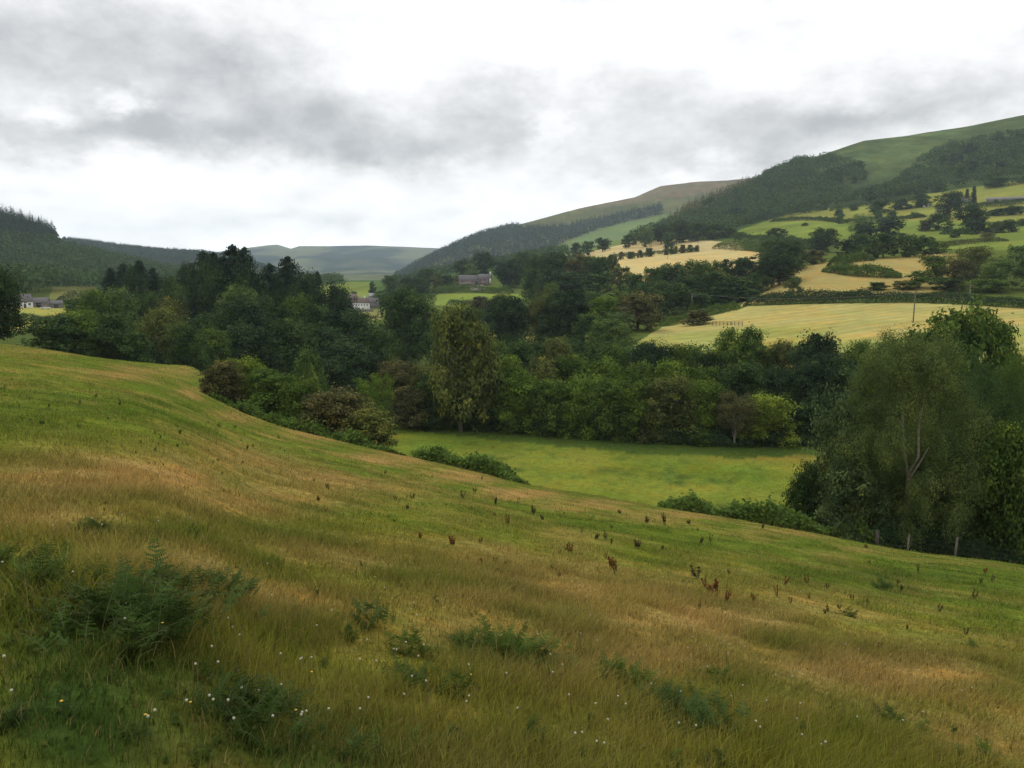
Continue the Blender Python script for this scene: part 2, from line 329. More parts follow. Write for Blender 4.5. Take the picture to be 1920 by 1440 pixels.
M_BARK = solid_mat('bark', (.085, .07, .055), 6, .4, .9, (1, 1, .2)); M_PALE = solid_mat('pale_bark', (.24, .21, .17), 5, .35, .85, (1, 1, .4)); M_DEAD = solid_mat('dead_wood', (.17, .15, .115), 5, .3, .9)
M_BIRCH = solid_mat('birch_bark', (.20, .18, .145), 4, .5, .8, (.4, .4, 2.2))

# ------------------------------------------------------------------ ground colours
G_FRESH = lin(90, 106, 42); G_DRY = lin(146, 124, 76); G_OLIVE = lin(108, 106, 44); G_DARK = lin(54, 72, 32)
BROWN = [(230, 885, 330, 42, .95), (520, 925, 260, 40, .8), (60, 970, 260, 50, .6), (60, 663, 110, 12, .45), (240, 700, 110, 13, .7), (360, 738, 60, 13, .8), (450, 782, 70, 15, .8), (590, 815, 80, 15, .9), (730, 862, 90, 16, 1), (860, 893, 90, 15, 1),
         (990, 923, 80, 13, 1), (1120, 945, 100, 13, .9), (1270, 965, 120, 12, .8), (1450, 995, 120, 12, .7), (1600, 1030, 80, 10, .4), (690, 1040, 260, 40, .6), (1000, 1075, 220, 30, .6), (1080, 1035, 110, 18, .6), (1050, 1105, 260, 36, .8), (1330, 1150, 300, 45, .8), (1700, 1240, 300, 70, .9),
         (1150, 1235, 300, 60, .6), (560, 1120, 250, 50, .75), (330, 1050, 200, 50, .7), (1880, 1390, 300, 100, .7), (1350, 1110, 70, 14, .6), (1500, 1330, 250, 60, .45), (800, 1180, 200, 50, .6), (200, 1010, 140, 30, .5)]
DARKP = [(120, 1330, 330, 170, .9), (560, 1400, 350, 120, .6), (250, 1180, 200, 60, .5), (950, 1420, 400, 90, .4), (1700, 1080, 260, 30, .35), (80, 770, 200, 40, .35), (1000, 1230, 140, 40, .4)]
def turf_colour(x, y, z=None):
    if z is None: z = gz(x, y)
    u, v = pix(x, y, z); b = np.zeros_like(u); k = np.zeros_like(u)
    nu = fbm(x / 2.5, y / 2.5, 31) * 2; r = np.hypot(x, y)
    du = fbm(x / 9, y / 9, 41) * 160; dv = fbm(x / 9, y / 9, 43) * np.clip(1400 / r, 8, 90)
    for (a, c, su, sv, w) in BROWN: b = np.maximum(b, w * np.exp(-((u + du - a) / su) ** 2 - ((v + dv - c) / sv) ** 2))
    for (a, c, su, sv, w) in DARKP: k = np.maximum(k, w * np.exp(-((u + du - a) / su) ** 2 - ((v + dv - c) / sv) ** 2))
    tus = fbm(x / .8, y / .55, 57, 3) * 2; b = np.clip(b * .92 + nu * .5 + tus * .22 + .04, 0, 1); k = np.clip(k + fbm(x / 1.6, y / 1.1, 55) * 1.1 + np.clip(-tus, 0, 1) * .3, 0, 1)
    F = np.array(G_FRESH); D = np.array(G_DRY); O = np.array(G_OLIVE); K = np.array(G_DARK)
    b = b[..., None]; k = k[..., None]
    near = np.clip((22 - r) / 16, 0, 1)[..., None]
    base = F * (1 - near * .75) + O * near * .75
    c = base * (1 - b) + D * b
    return c * (1 - k) + (K * (1 - b * .4) + D * b * .4) * k
def meadow_colour(x, y):
    n = fbm(x / 10, y / 10, 61)[..., None] * 2; n2 = fbm(x / 3, y / 3, 66)[..., None] * 2; F = np.array(lin(100, 118, 46)); Y = np.array(lin(122, 126, 56)); D = np.array(lin(62, 84, 40))
    c = F + (Y - F) * np.clip(n + .3, 0, 1); n3 = fbm(x / 1.4, y / 1.1, 69)[..., None] * 2; c = c + (D - c) * np.clip(n2 * 1.1 + n3 * .8 - .1, 0, .85)
    u, v = pix(x, y, np.full_like(x, -27.)); br = np.clip(np.exp(-((u - 1480) / 130) ** 2 - ((v - 858) / 7) ** 2) * .45, 0, 1)[..., None]
    return c * (1 - br) + np.array(lin(140, 118, 62)) * br

C_MOWN = lin(160, 153, 96); C_TAN = lin(152, 140, 88); C_STRAW = lin(180, 166, 116); C_GREEN = lin(106, 122, 58); C_GREEN2 = lin(124, 136, 62); C_OLIVEF = lin(140, 134, 74); C_MOOR = lin(70, 92, 50); C_FOREST = lin(44, 60, 40); C_FARH = lin(98, 104, 72)
# fields: outline as seen, distance range, colour, name
FIELDS = [
 ('mown_field', [(1185, 650), (1215, 628), (1245, 612), (1385, 581), (1402, 574), (1560, 569), (1700, 567), (1930, 577), (2100, 585), (2100, 700), (1600, 700), (1350, 690), (1180, 668)], 165, 285, C_MOWN),
 ('tan_field', [(1385, 578), (1412, 545), (1450, 522), (1500, 500), (1545, 492), (1700, 480), (1800, 470), (1800, 545), (1600, 556), (1400, 570)], 272, 430, C_TAN),
 ('straw_field', [(1140, 505), (1150, 482), (1180, 478), (1300, 470), (1400, 470), (1425, 474), (1425, 520), (1300, 530), (1150, 530)], 395, 690, C_STRAW),
 ('upper_straw_field', [(1080, 482), (1130, 462), (1200, 452), (1290, 448), (1390, 456), (1395, 469), (1180, 477), (1130, 483)], 500, 900, lin(174, 162, 118)),
 ('green_field', [(1380, 452), (1385, 432), (1480, 400), (1560, 390), (1640, 380), (1750, 362), (1930, 335), (1930, 470), (1720, 466), (1640, 455), (1520, 456), (1450, 456)], 430, 960, C_GREEN),
 ('valley_field', [(815, 572), (820, 551), (900, 550), (1000, 552), (1000, 572), (900, 580)], 380, 700, lin(112, 130, 62)),
 ('sheep_field', [(960, 650), (960, 592), (1040, 585), (1040, 650)], 250, 420, lin(142, 142, 84)),
 ('left_field', [(0, 625), (0, 574), (200, 572), (200, 625)], 300, 470, lin(142, 144, 76)),
 ('left_upper_field', [(90, 562), (100, 538), (180, 534), (180, 562)], 470, 860, lin(112, 116, 64)),
 ('far_green_field', [(590, 562), (600, 529), (700, 529), (715, 560)], 560, 1500, lin(106, 120, 58)),
 ('lane_field', [(640, 600), (640, 582), (720, 580), (720, 600)], 420, 600, lin(118, 118, 72)),
]
XC = XG; nr, na = XG.shape
col = np.zeros((nr, na, 3)); rg = np.broadcast_to(RR[:, None], (nr, na)); reg = np.full((nr, na), 2, np.int32)
crg = np.broadcast_to(cr[None], (nr, na)); frg = np.broadcast_to(line_rz(LINES[1])[0][None], (nr, na)); Rcr = np.broadcast_to(Rr[None], (nr, na))
fw = (fbm(XG / 25, YG / 25, 71) * 12)
cN = (fbm(XG / 60, YG / 60, 77, 4) * 2)[..., None]
col[:] = np.array(lin(84, 98, 46)); col += (np.array(lin(70, 84, 46)) - col) * np.clip(cN + .4, 0, 1)
hillm = rg > 700; col[hillm] = (np.array(C_MOOR) * (1 + cN * .25))[hillm]
ridge = rg > 1.3 * Rcr; col[ridge] = (np.array(lin(84, 90, 56)) * (1 + cN * .25))[ridge]
far = rg > 2900; c5 = (fbm(XG / 260, YG / 420, 88, 5) * 2)[..., None]; lowf = np.clip((ZG[..., None] - 60) / 60, -1, 1); fk = np.clip(.5 + c5 * 2.4 - lowf * .45, 0, 1); col[far] = (np.array(lin(92, 100, 72)) * (1 - fk) + np.array(lin(36, 52, 46)) * fk)[far]
# field edges wander a little
jit = fbm(XG / 12, YG / 12, 81) * 3
for i, (nm, poly, r0, r1, c) in enumerate(FIELDS):
    mk = inpoly(UG + jit, VG + jit * .4, poly) & (rg > r0) & (rg < r1)
    col[mk] = np.array(c); reg[mk] = 10 + i
cH = (fbm(XG / 14, YG / 30, 78, 4) * 2)[..., None]; mkh = (rg > 700) & (rg < 2900); col[mkh] = (col * (1 + cH * .3))[mkh]
# pale moorland top of the right hill and dry tint on it, cleared slope on the middle hill
mk = (reg == 2) & (rg > 900) & (rg < 1.1 * Rcr) & (UG > 1200); col[mk] = (np.array(lin(74, 90, 54)) * (1 + cN * .45) * (1 + cH * .5))[mk]
mk = (rg > 900) & (rg < 1800) & inpoly(UG, VG, [(985, 490), (1040, 466), (1100, 440), (1160, 422), (1250, 400), (1240, 430), (1180, 455), (1090, 480)]); col[mk] = np.array(lin(100, 116, 68))
mk = (rg > 1500) & (rg < 2900) & (VG < 400 - (UG - 1040) * .13) & (UG > 1000); col[mk] = (np.array(lin(104, 98, 74)) * (1 + cN * .25) * (1 + cH * .3))[mk]
mk = (rg > 1500) & (rg < 2900) & inpoly(UG, VG, [(960, 500), (1060, 455), (1110, 430), (1180, 415), (1260, 400), (1270, 440), (1180, 455), (1060, 490)]); col[mk] = np.array(lin(96, 116, 70))
# mown field: swath lines and greener head
def rmul(mask, f): col[mask] *= f[mask][..., None] if f.ndim == 2 else f
mk = reg == 10; t = YG * .94 - XG * .34 + fbm(XG / 40, YG / 40, 92) * 10
gm = np.clip(fbm(XG / 30, YG / 18, 95) * 3 + .3, 0, 1)[..., None]; col[mk] = (np.array(C_MOWN) * (1 - gm) + np.array(lin(138, 144, 80)) * gm)[mk]
rmul(mk, 1 + .07 * np.sin(t * 2 * math.pi / 5.5) + fbm(XG / 9, YG / 3, 93, 4) * .3)
for i in (11, 12, 13): rmul(reg == i, 1 + .04 * np.sin((YG * .8 + XG * .6) * 2 * math.pi / 7) + fbm(XG / 15, YG / 15, 97) * .2)
rmul(reg == 14, 1 + fbm(XG / 60, YG / 40, 99, 3) * .5 + fbm(XG / 12, YG / 12, 98, 3) * .35)
mk = (reg == 14) & (VG < 415); col[mk] = col[mk] * .6 + np.array(C_OLIVEF) * .4
past = (rg <= crg * 1.02) | ((rg < crg * 1.32) & (UG < 400) & (UG > -900))
col[past] = turf_colour(XG[past], YG[past], ZG[past]); reg[past] = 0
mead = (~past) & (rg <= frg * 1.04); col[mead] = meadow_colour(XG[mead], YG[mead]); reg[mead] = 1
mg = mead & (rg > frg - 4.5 - fbm(XG / 3, YG / 3, 64) * 4) & (UG > 700); col[mg] = np.array(lin(72, 92, 42))  # rough far margin, with the shade below the belt painted in as darker green
# ------------------------------------------------------------------ ground meshes
P = np.stack([XG, YG, ZG], -1)
du_ = np.gradient(P, axis=1); dv_ = np.gradient(P, axis=0); NG = np.cross(du_, dv_); NG /= np.linalg.norm(NG, axis=-1, keepdims=True) + 1e-9; NG *= np.sign(NG[..., 2:3] + 1e-9)
idx = np.arange(nr * na).reshape(nr, na)
quads = np.stack([idx[:-1, :-1], idx[:-1, 1:], idx[1:, 1:], idx[1:, :-1]], -1)
qreg = reg[:-1, :-1]; qr = rg[:-1, :-1]
Pf = P.reshape(-1, 3); Cf = col.reshape(-1, 3); Nf = NG.reshape(-1, 3)
def ground_part(name, mask, mat, extra=None):
    q = quads[mask]
    if not len(q): return
    used, inv = np.unique(q, return_inverse=True); q = inv.reshape(q.shape)
    me = np_mesh(name, Pf[used], q, col=Cf[used], smooth=True, normals=Nf[used]); o = link(name, me, mat); tag(o, kind='structure'); return o
ground_part('pasture', qreg == 0, M_PAST)
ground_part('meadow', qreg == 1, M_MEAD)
ground_part('valley_floor', (qreg == 2) & (qr < 700), M_MEAD)
ground_part('hillside', (qreg == 2) & (qr >= 700) & (qr < 1750), M_HILL)
ground_part('ridge', (qreg == 2) & (qr >= 1750) & (qr < 2900), M_HILL)
ground_part('far_hills', (qreg == 2) & (qr >= 2900), M_HILL)
for i, f in enumerate(FIELDS): ground_part(f[0], qreg == 10 + i, M_FIELD)
# the small cap under the viewer's feet
n = len(AZ); capv = np.concatenate([P[0], [[0, 0, -1.62]]]); ground_cap = np_mesh('ground', capv, np.array([[i, n, i + 1] for i in range(n - 1)]), col=np.tile(G_OLIVE, (n + 1, 1)), smooth=True)
tag(link('ground', ground_cap, M_PAST), kind='structure')
# ------------------------------------------------------------------ foliage
def unit(v): return v / (np.linalg.norm(v, axis=-1, keepdims=True) + 1e-9)
def leaf_quads(c, nrm, size, rg_, aspect=.62, fold=True):
    n = len(c); t = unit(np.cross(nrm, unit(rg_.normal(size=(n, 3))))); b = np.cross(nrm, t); s_ = np.broadcast_to(size, (n,))[:, None] * .5
    v = np.stack([c - t * s_, c + b * s_ * aspect, c + t * s_, c - b * s_ * aspect], 1)
    v[:, 0] -= nrm * s_ * .25; v[:, 2] -= nrm * s_ * .25
    return v.reshape(-1, 3), np.arange(n * 4).reshape(n, 4)
def shade_col(sh, warm):
    """per leaf tint: lighter leaves are yellower"""
    sh = np.clip(sh, .3, 1.9); return np.stack([sh * (1 + warm * .5), sh, sh * (1 - warm * .5)], -1)
def crown_mesh(name, seed, shape='round', nl=14, nc=11, nf=45, leaf=.03, base=.12, gap=1.0, droop=0.0, norm_r=.55):
    g = np.random.default_rng(seed)
    def prof(h):
        if shape == 'round': return np.sqrt(np.clip(1 - ((h - .55) / .52) ** 2, 0, 1))
        if shape == 'dome': return np.sqrt(np.clip(1 - (h / 1.04) ** 2.2, 0, 1)) * (.85 + .15 * np.minimum(h / .2, 1))
        if shape == 'tall': return np.clip(1 - ((h - .45) / .58) ** 2, 0, 1) ** .6
        if shape == 'spread': return np.sqrt(np.clip(1 - ((h - .62) / .42) ** 2, 0, 1))
        return np.clip(1.02 - h, 0, 1)
    hh = base + (0.9 - base) * ((np.arange(nl) + g.random(nl)) / nl) ** (.85 if shape != 'dome' else 1.05)
    ga = np.arange(nl) * 2.39996 + g.normal(size=nl) * .5
    lr = g.uniform(.17, .28, nl) * gap
    rad = prof(hh) * .5; rad = np.maximum(rad - lr * .75, 0) * np.where(g.random(nl) < .25, g.uniform(.1, .6, nl), g.uniform(.8, 1.08, nl))
    LC = np.stack([np.cos(ga) * rad, np.sin(ga) * rad, np.minimum(hh, .98 - lr * .8)], 1)
    LC = np.concatenate([LC, [[0, 0, .55]]]); lr = np.append(lr, .24); nl += 1
    cd = unit(g.normal(size=(nl, nc, 3)) + [0, 0, .25]); CC = LC[:, None] + cd * (lr[:, None, None] * g.uniform(.35, 1.05, (nl, nc, 1))) * [1, 1, .8]
    crad = lr[:, None] * g.uniform(.34, .6, (nl, nc)); csh = g.normal(0, .25, (nl, nc)) + g.normal(0, .12, (nl, 1))
    ld = unit(g.normal(size=(nl, nc, nf, 3)) + [0, 0, .2]); k = g.uniform(.35, 1.1, (nl, nc, nf, 1)); k = np.where(g.random(k.shape) < .05, k * 1.4, k)
    C = CC[:, :, None] + ld * crad[:, :, None, None] * k * [1, 1, .75]
    if droop: C[..., 2] -= g.exponential(droop, C.shape[:3]) * (k[..., 0] > .6)
    nr_ = unit(ld * norm_r + cd[:, :, None] * .35 + np.array([0, 0, .45]) + g.normal(size=ld.shape) * .42)
    sh = 1 + csh[:, :, None] + g.normal(0, .16, (nl, nc, nf)); C = C.reshape(-1, 3); nr_ = nr_.reshape(-1, 3); sh = sh.ravel()
    C[:, 2] = np.where(C[:, 2] < .01, g.uniform(.01, .1, len(C)), C[:, 2])
    hw = np.percentile(np.hypot(C[:, 0], C[:, 1]), 97); C[:, :2] *= .5 / hw; C[:, 2] /= np.percentile(C[:, 2], 99.6)
    v, f = leaf_quads(C, nr_, leaf * g.uniform(.6, 1.3, len(C)), g)
    return np_mesh(name, v, f, col=np.repeat(shade_col(sh, g.normal(0, .12, len(sh)) + (sh - 1) * .5), 4, 0)), LC
def trunk_mesh(name, LC, seed, r0=.03, h1=.6, fork=.25, wob=.03, lim=9):
    g = np.random.default_rng(seed); m = MB(); pts = [[0, 0, -.03]]; n = 6
    for i in range(1, n + 1): pts.append([g.normal() * wob * i / n, g.normal() * wob * i / n, h1 * i / n])
    m.tube(pts, np.linspace(r0, r0 * .3, n + 1) * [1.35] + 0, 8)
    for c in LC[g.permutation(len(LC))[:lim]]:
        k = g.uniform(fork, .95) * n; a = np.array(pts[int(k)]); a = a + (np.array(pts[min(int(k) + 1, n)]) - a) * (k - int(k))
        if c[2] < a[2]: a = np.array(pts[1])
        mid = a * .5 + c * .5 + g.normal(size=3) * .03 + [0, 0, .03]
        m.tube([a, mid, c * .92 + a * .08], [r0 * .45, r0 * .3, r0 * .12], 5)
    return m.mesh(name, True)
def conifer_mesh(name, seed, levels=26, nb=9, leaf=.055, ragged=.2, width=1.0, base=.06, power=.85, per=7):
    g = np.random.default_rng(seed); C = []; Nn = []; S = []; sh = []
    for i in range(levels):
        h = base + (1 - base) * (i / levels) ** .95; Rm = .5 * (1 - h) ** power * width + .012
        for k in range(nb):
            if g.random() < ragged * .6: continue
            a = g.random() * 6.283; L_ = Rm * g.uniform(1 - ragged * 1.6, 1.1); cs = g.normal(0, .13)
            for t in np.linspace(.15, 1, per):
                hz = h - .10 * t * L_ * 2 * (.6 + ragged) + .05 * t * t * L_
                for sd in range(2):
                    C.append([math.cos(a) * L_ * t + g.normal() * .012, math.sin(a) * L_ * t + g.normal() * .012, hz + g.normal() * .006 - sd * .012]); Nn.append([math.cos(a) * .35, math.sin(a) * .35, .8]); S.append(leaf * (1.15 - .5 * t) * (1 - .45 * h)); sh.append(1 + cs + g.normal() * .15)
    C = np.array(C); Nn = unit(np.array(Nn) + g.normal(size=(len(C), 3)) * .4); C[:, 2] = np.clip(C[:, 2], .02, 1)
    v, f = leaf_quads(C, Nn, np.array(S), g, .6); return np_mesh(name, v, f, col=np.repeat(shade_col(np.array(sh), np.zeros(len(sh))), 4, 0))
def simple_trunk(name, h=.95, r0=.018):
    return MB().tube([[0, 0, -.03], [0, 0, h * .5], [0, 0, h]], [r0 * 1.2, r0 * .7, r0 * .1], 6).mesh(name, True)
PROTO = {}
def proto(kind, tier):
    """tier 0 nearest (fine leaves) to 3 farthest; returns lists of (crown, trunk) meshes"""
    key = (kind, tier)
    if key in PROTO: return PROTO[key]
    P_ = []; nvar = 3
    for i in range(nvar):
        sd = abs(hash((len(kind) * 31 + ord(kind[0]), tier, i))) % 9999 + i
        q = {0: (24, 22, 130, .0125), 1: (19, 17, 48, .037), 2: (16, 12, 30, .052), 3: (12, 9, 20, .085)}[tier]
        if kind == 'oak': c, LC = crown_mesh('crown', sd, 'round', *q, base=.12); t = trunk_mesh('trunk', LC, sd)
        elif kind == 'open': c, LC = crown_mesh('crown', sd, 'spread', q[0] + 4, q[1] - 1, q[2], q[3], base=.3, gap=.72); t = trunk_mesh('trunk', LC, sd, .035, .6, .2, .05, 20)
        elif kind == 'dense': c, LC = crown_mesh('crown', sd, 'dome', *q, base=.08); t = trunk_mesh('trunk', LC, sd, .02, .5)
        elif kind == 'bush': c, LC = crown_mesh('crown', sd, 'dome', q[0] + 4, q[1], q[2], q[3] * 1.05, base=.05, gap=.9, norm_r=.4); t = trunk_mesh('trunk', LC, sd, .018, .5, .05)
        elif kind == 'tall': c, LC = crown_mesh('crown', sd, 'tall', *q, base=.12, gap=.9); t = trunk_mesh('trunk', LC, sd, .022, .8)
        elif kind == 'airy': c, LC = crown_mesh('crown', sd, 'tall', q[0] + 3, q[1], q[2], q[3] * .8, base=.1, gap=.85, droop=.02); t = trunk_mesh('trunk', LC, sd, .018, .85)
        elif kind == 'spruce': c = conifer_mesh('crown', sd, 30 if tier < 3 else 20, 12, .1 if tier < 3 else .15, .12, 1.8, .06, .7, per=7 if tier < 3 else 4); t = simple_trunk('trunk')
        elif kind == 'fir': c = conifer_mesh('crown', sd, 26, 12, .11, .3, 1.9, .08, .55); t = simple_trunk('trunk', .98)
        elif kind == 'column': c = conifer_mesh('crown', sd, 26, 12, .16, .05, 1.0, .02, .3, 4); t = simple_trunk('trunk')
        P_.append((c, t))
    PROTO[key] = P_; return P_
# leaf colours (as they look on an overcast day; multiplied by each leaf's own tint)
K = 1.32
def lc(r, g, b): return tuple(c * K for c in lin(r, g, b)) + (1,)
TC = dict(dark=lc(60, 78, 44), deep=lc(50, 66, 42), mid=lc(76, 94, 44), fresh=lc(84, 103, 44), pale=lc(86, 104, 58), brown=lc(84, 84, 54), olive=lc(84, 91, 50), grey=lc(82, 97, 62), blue=lc(46, 61, 46), yellow=lc(98, 112, 46))
CW = dict(dark='dark green', deep='very dark green', mid='mid green', fresh='bright green', pale='pale green', brown='brownish', olive='olive green', grey='grey-green', blue='blackish green', yellow='yellowish green')
rnd = random.Random(4)
def plant_tree(u, vt, w, r, kind, colr, label, group=None, name=None, cat='tree', sink=0.0, h=None, trunk=True):
    if r < 0: q = hit(u, -r, 285); r = math.hypot(q[0], q[1])
    x, y, z = at_r(u, r); dx, dy, dz = pdir(u, vt); hl = math.hypot(dx, dy)
    H = h if h else dz / hl * r - z
    Wd = w / FPX * r / hl; H = max(H, Wd * .35, 1.0)
    if H > 27 or len(label.split()) > 16: print('CHECK', label, round(H, 1), len(label.split()))
    pxh = H / r * FPX * .53
    tier = 0 if pxh > 150 else 1 if pxh > 44 else 2 if pxh > 22 else 3
    c, t = proto(kind, tier)[rnd.randrange(3)]
    nm = name or {'spruce': 'spruce_tree', 'fir': 'fir_tree', 'column': 'cypress_tree', 'bush': 'bush', 'open': 'oak_tree', 'oak': 'oak_tree'}.get(kind, 'tree')
    root = link(nm, None); root.location = (x, y, z - sink * H); root.rotation_euler = (0, 0, rnd.random() * 6.28); root.empty_display_size = .5
    tag(root, label, cat, group)
    o = link('crown', c, M_LEAF, root); o.scale = (Wd * rnd.uniform(.96, 1.04), Wd * rnd.uniform(.96, 1.04), H)
    k = rnd.uniform(.88, 1.12); o.color = tuple(q * k for q in TC[colr][:3]) + (1,)
    if trunk:
        t_ = link('trunk', t, M_BARK, root); t_.scale = (Wd, Wd, H * .97)
    return root
ORD = ['leftmost', 'second from left', 'third from left', 'fourth from left', 'fifth from left', 'sixth from left', 'seventh from left', 'eighth from left', 'ninth from left', 'tenth from left', 'eleventh from left', 'twelfth from left', 'thirteenth from left', 'fourteenth from left', 'fifteenth from left', 'sixteenth from left', 'seventeenth from left', 'eighteenth from left']
def cluster(where, group, items, cat='tree'):
    """items: (column, top row, width, distance, kind, colour). Each label names its colour and its place in the row"""
    items = sorted(items); n = len(items)
    for i, it in enumerate(items):
        pos = 'rightmost' if (i == n - 1 and n > 1) else ORD[i]
        nmw = {'bush': 'bush', 'spruce': 'spruce', 'fir': 'fir', 'column': 'cypress'}.get(it[4], 'tree')
        sh = {'open': ' spreading', 'tall': ' tall', 'dense': ' dense', 'airy': ' feathery', 'fir': ' ragged', 'oak': ' round'}.get(it[4], '')
        lab = f'{CW[it[5]]}{sh} {nmw}, {pos} {where}'
        if len(lab.split()) > 16: lab = f'{CW[it[5]]} {nmw}, {pos} {where}'
        if len(lab.split()) > 16: lab = lab.replace('very ', '').replace(' from left', '')
        plant_tree(*it, lab, group, cat=cat); continue
        plant_tree(*it, f'{CW[it[5]]}{sh} {nmw}, {pos} {where}', group, cat=cat)
def lone(label, it, **k): plant_tree(*it, label, **k)

# ---- left bank behind the brow
lone('big dark oak at the left edge of the photo above the pasture brow', (-14, 498, 118, 138, 'oak', 'deep'))
cluster('of the low trees behind the pasture brow at left', 'low trees behind the brow', [
 (95, 596, 115, 148, 'dense', 'dark'), (150, 584, 120, 152, 'dense', 'mid'), (205, 590, 110, 150, 'dense', 'dark'), (243, 622, 80, 147, 'bush', 'dark'),
 (300, 580, 100, 165, 'dense', 'olive'), (345, 608, 85, 158, 'dense', 'dark'), (268, 640, 70, 156, 'bush', 'deep'), (392, 618, 90, 168, 'dense', 'mid')])
cluster('of the trees between left field and conifers', 'valley trees right of the left field', [
 (178, 545, 85, 210, 'dense', 'mid'), (228, 542, 100, 214, 'dense', 'pale'), (275, 548, 80, 225, 'oak', 'dark'), (315, 560, 85, 215, 'dense', 'olive'), (335, 535, 80, 250, 'oak', 'dark'), (150, 560, 60, 235, 'dense', 'dark')])
cluster('of the conifer clump left of the tall firs', 'left conifer clump', [
 (214, 500, 60, 300, 'spruce', 'blue'), (238, 492, 66, 305, 'spruce', 'blue'), (268, 486, 70, 300, 'spruce', 'blue'), (292, 500, 60, 295, 'spruce', 'blue'), (252, 500, 60, 290, 'oak', 'deep'), (352, 495, 56, 300, 'oak', 'deep'), (318, 520, 60, 300, 'oak', 'dark')])
cluster('of the tall dark firs on the skyline', 'tall skyline firs', [
 (390, 466, 80, 225, 'fir', 'blue'), (409, 468, 84, 230, 'fir', 'blue'), (440, 453, 90, 226, 'fir', 'blue'), (464, 459, 74, 224, 'fir', 'blue'), (424, 478, 100, 221, 'spruce', 'blue'), (452, 490, 100, 219, 'spruce', 'blue'), (400, 492, 80, 218, 'oak', 'deep'), (470, 500, 64, 217, 'oak', 'deep'), (374, 500, 60, 228, 'oak', 'deep')])
cluster('of the conifers left of the white farmhouse', 'conifers by the white farmhouse', [
 (509, 490, 76, 240, 'fir', 'blue'), (543, 477, 88, 240, 'fir', 'blue'), (572, 506, 64, 238, 'oak', 'deep'), (598, 506, 44, 245, 'spruce', 'blue'), (525, 520, 60, 236, 'spruce', 'deep'), (632, 532, 72, 242, 'oak', 'deep'), (560, 530, 70, 234, 'oak', 'deep')])
cluster('of the big broadleaf trees below the firs', 'big broadleaf trees in the valley', [
 (455, 534, 95, 212, 'tall', 'pale'), (408, 585, 120, 180, 'oak', 'dark'), (448, 562, 130, 190, 'oak', 'deep'), (505, 553, 120, 196, 'oak', 'dark'), (563, 555, 95, 198, 'oak', 'mid'), (605, 575, 115, 192, 'oak', 'dark'),
 (660, 583, 150, 186, 'oak', 'deep'), (380, 628, 80, 166, 'dense', 'dark'), (470, 612, 130, 172, 'dense', 'deep'), (535, 600, 120, 178, 'dense', 'dark'), (715, 618, 90, 182, 'dense', 'dark'), (640, 640, 130, 176, 'dense', 'deep')])
lone('large dark round oak right of the white farmhouse', (765, 541, 122, 220, 'oak', 'dark'))
lone('dark oak overlapping the sheep field from the left', (948, 556, 92, 236, 'oak', 'deep'))
lone('dark leafy tree behind the tall olive ash', (830, 590, 90, 190, 'dense', 'dark'))
cluster('of the oaks right of the sheep field', 'oaks right of the sheep field', [
 (1028, 546, 76, 238, 'oak', 'olive'), (1072, 545, 110, 232, 'oak', 'deep'), (1030, 590, 60, 228, 'dense', 'deep'), (1132, 556, 76, 222, 'tall', 'fresh'), (1196, 548, 100, 226, 'tall', 'brown'), (1150, 598, 90, 192, 'airy', 'pale'), (1160, 585, 70, 212, 'airy', 'grey'), (1108, 590, 80, 205, 'dense', 'dark')])
# ---- hazel belt beyond the meadow
cluster('of the back row in the belt beyond the meadow', 'back row of the hazel belt', [
 (930, 640, 80, 165, 'dense', 'mid'), (985, 640, 100, 160, 'dense', 'dark'), (1040, 635, 95, 162, 'dense', 'olive'), (1100, 640, 90, 160, 'dense', 'dark'), (1155, 648, 90, 160, 'dense', 'mid'), (1222, 640, 95, 158, 'oak', 'deep'), (1285, 648, 90, 156, 'oak', 'mid'),
 (1335, 660, 80, 154, 'dense', 'dark'), (1400, 615, 118, 154, 'oak', 'mid'), (1468, 640, 70, 152, 'dense', 'olive'), (1548, 627, 125, 150, 'oak', 'deep'), (1615, 640, 90, 152, 'dense', 'mid'), (1660, 645, 80, 156, 'dense', 'dark')])
cluster('of the middle row in the belt beyond the meadow', 'middle row of the hazel belt', [
 (900, 672, 80, 142, 'dense', 'fresh'), (955, 668, 90, 140, 'dense', 'fresh'), (1015, 672, 100, 138, 'dense', 'olive'), (1075, 668, 105, 137, 'dense', 'mid'), (1140, 676, 100, 136, 'dense', 'fresh'), (1200, 680, 90, 136, 'dense', 'mid'), (1262, 678, 110, 136, 'dense', 'fresh'), (1330, 690, 100, 137, 'dense', 'mid'),
 (1400, 680, 110, 138, 'dense', 'dark'), (1465, 690, 90, 140, 'dense', 'deep'), (1530, 680, 110, 142, 'dense', 'deep'), (1600, 690, 110, 145, 'dense', 'dark')])
cluster('of the front row facing the meadow', 'front row of the hazel belt', [
 (925, 705, 95, 131, 'bush', 'dark'), (975, 700, 105, 129, 'bush', 'fresh'), (1035, 712, 100, 127, 'bush', 'mid'), (1090, 706, 100, 126, 'bush', 'fresh'), (1145, 712, 100, 124, 'bush', 'mid'), (1200, 716, 95, 124, 'bush', 'fresh'), (1256, 708, 125, 124, 'bush', 'olive'),
 (1320, 716, 95, 124, 'bush', 'fresh'), (1362, 735, 70, 125, 'bush', 'dark'), (1452, 742, 115, 125, 'bush', 'yellow'), (1518, 755, 70, 128, 'bush', 'deep')], cat='bush')
cluster('of the brown and green thorns left of the tall olive ash', 'thorns left of the olive ash', [
 (745, 679, 105, 140, 'bush', 'brown'), (790, 690, 90, 140, 'bush', 'olive'), (762, 726, 90, 131, 'bush', 'brown'), (815, 700, 95, 132, 'bush', 'dark'), (880, 715, 80, 130, 'bush', 'deep')], cat='bush')
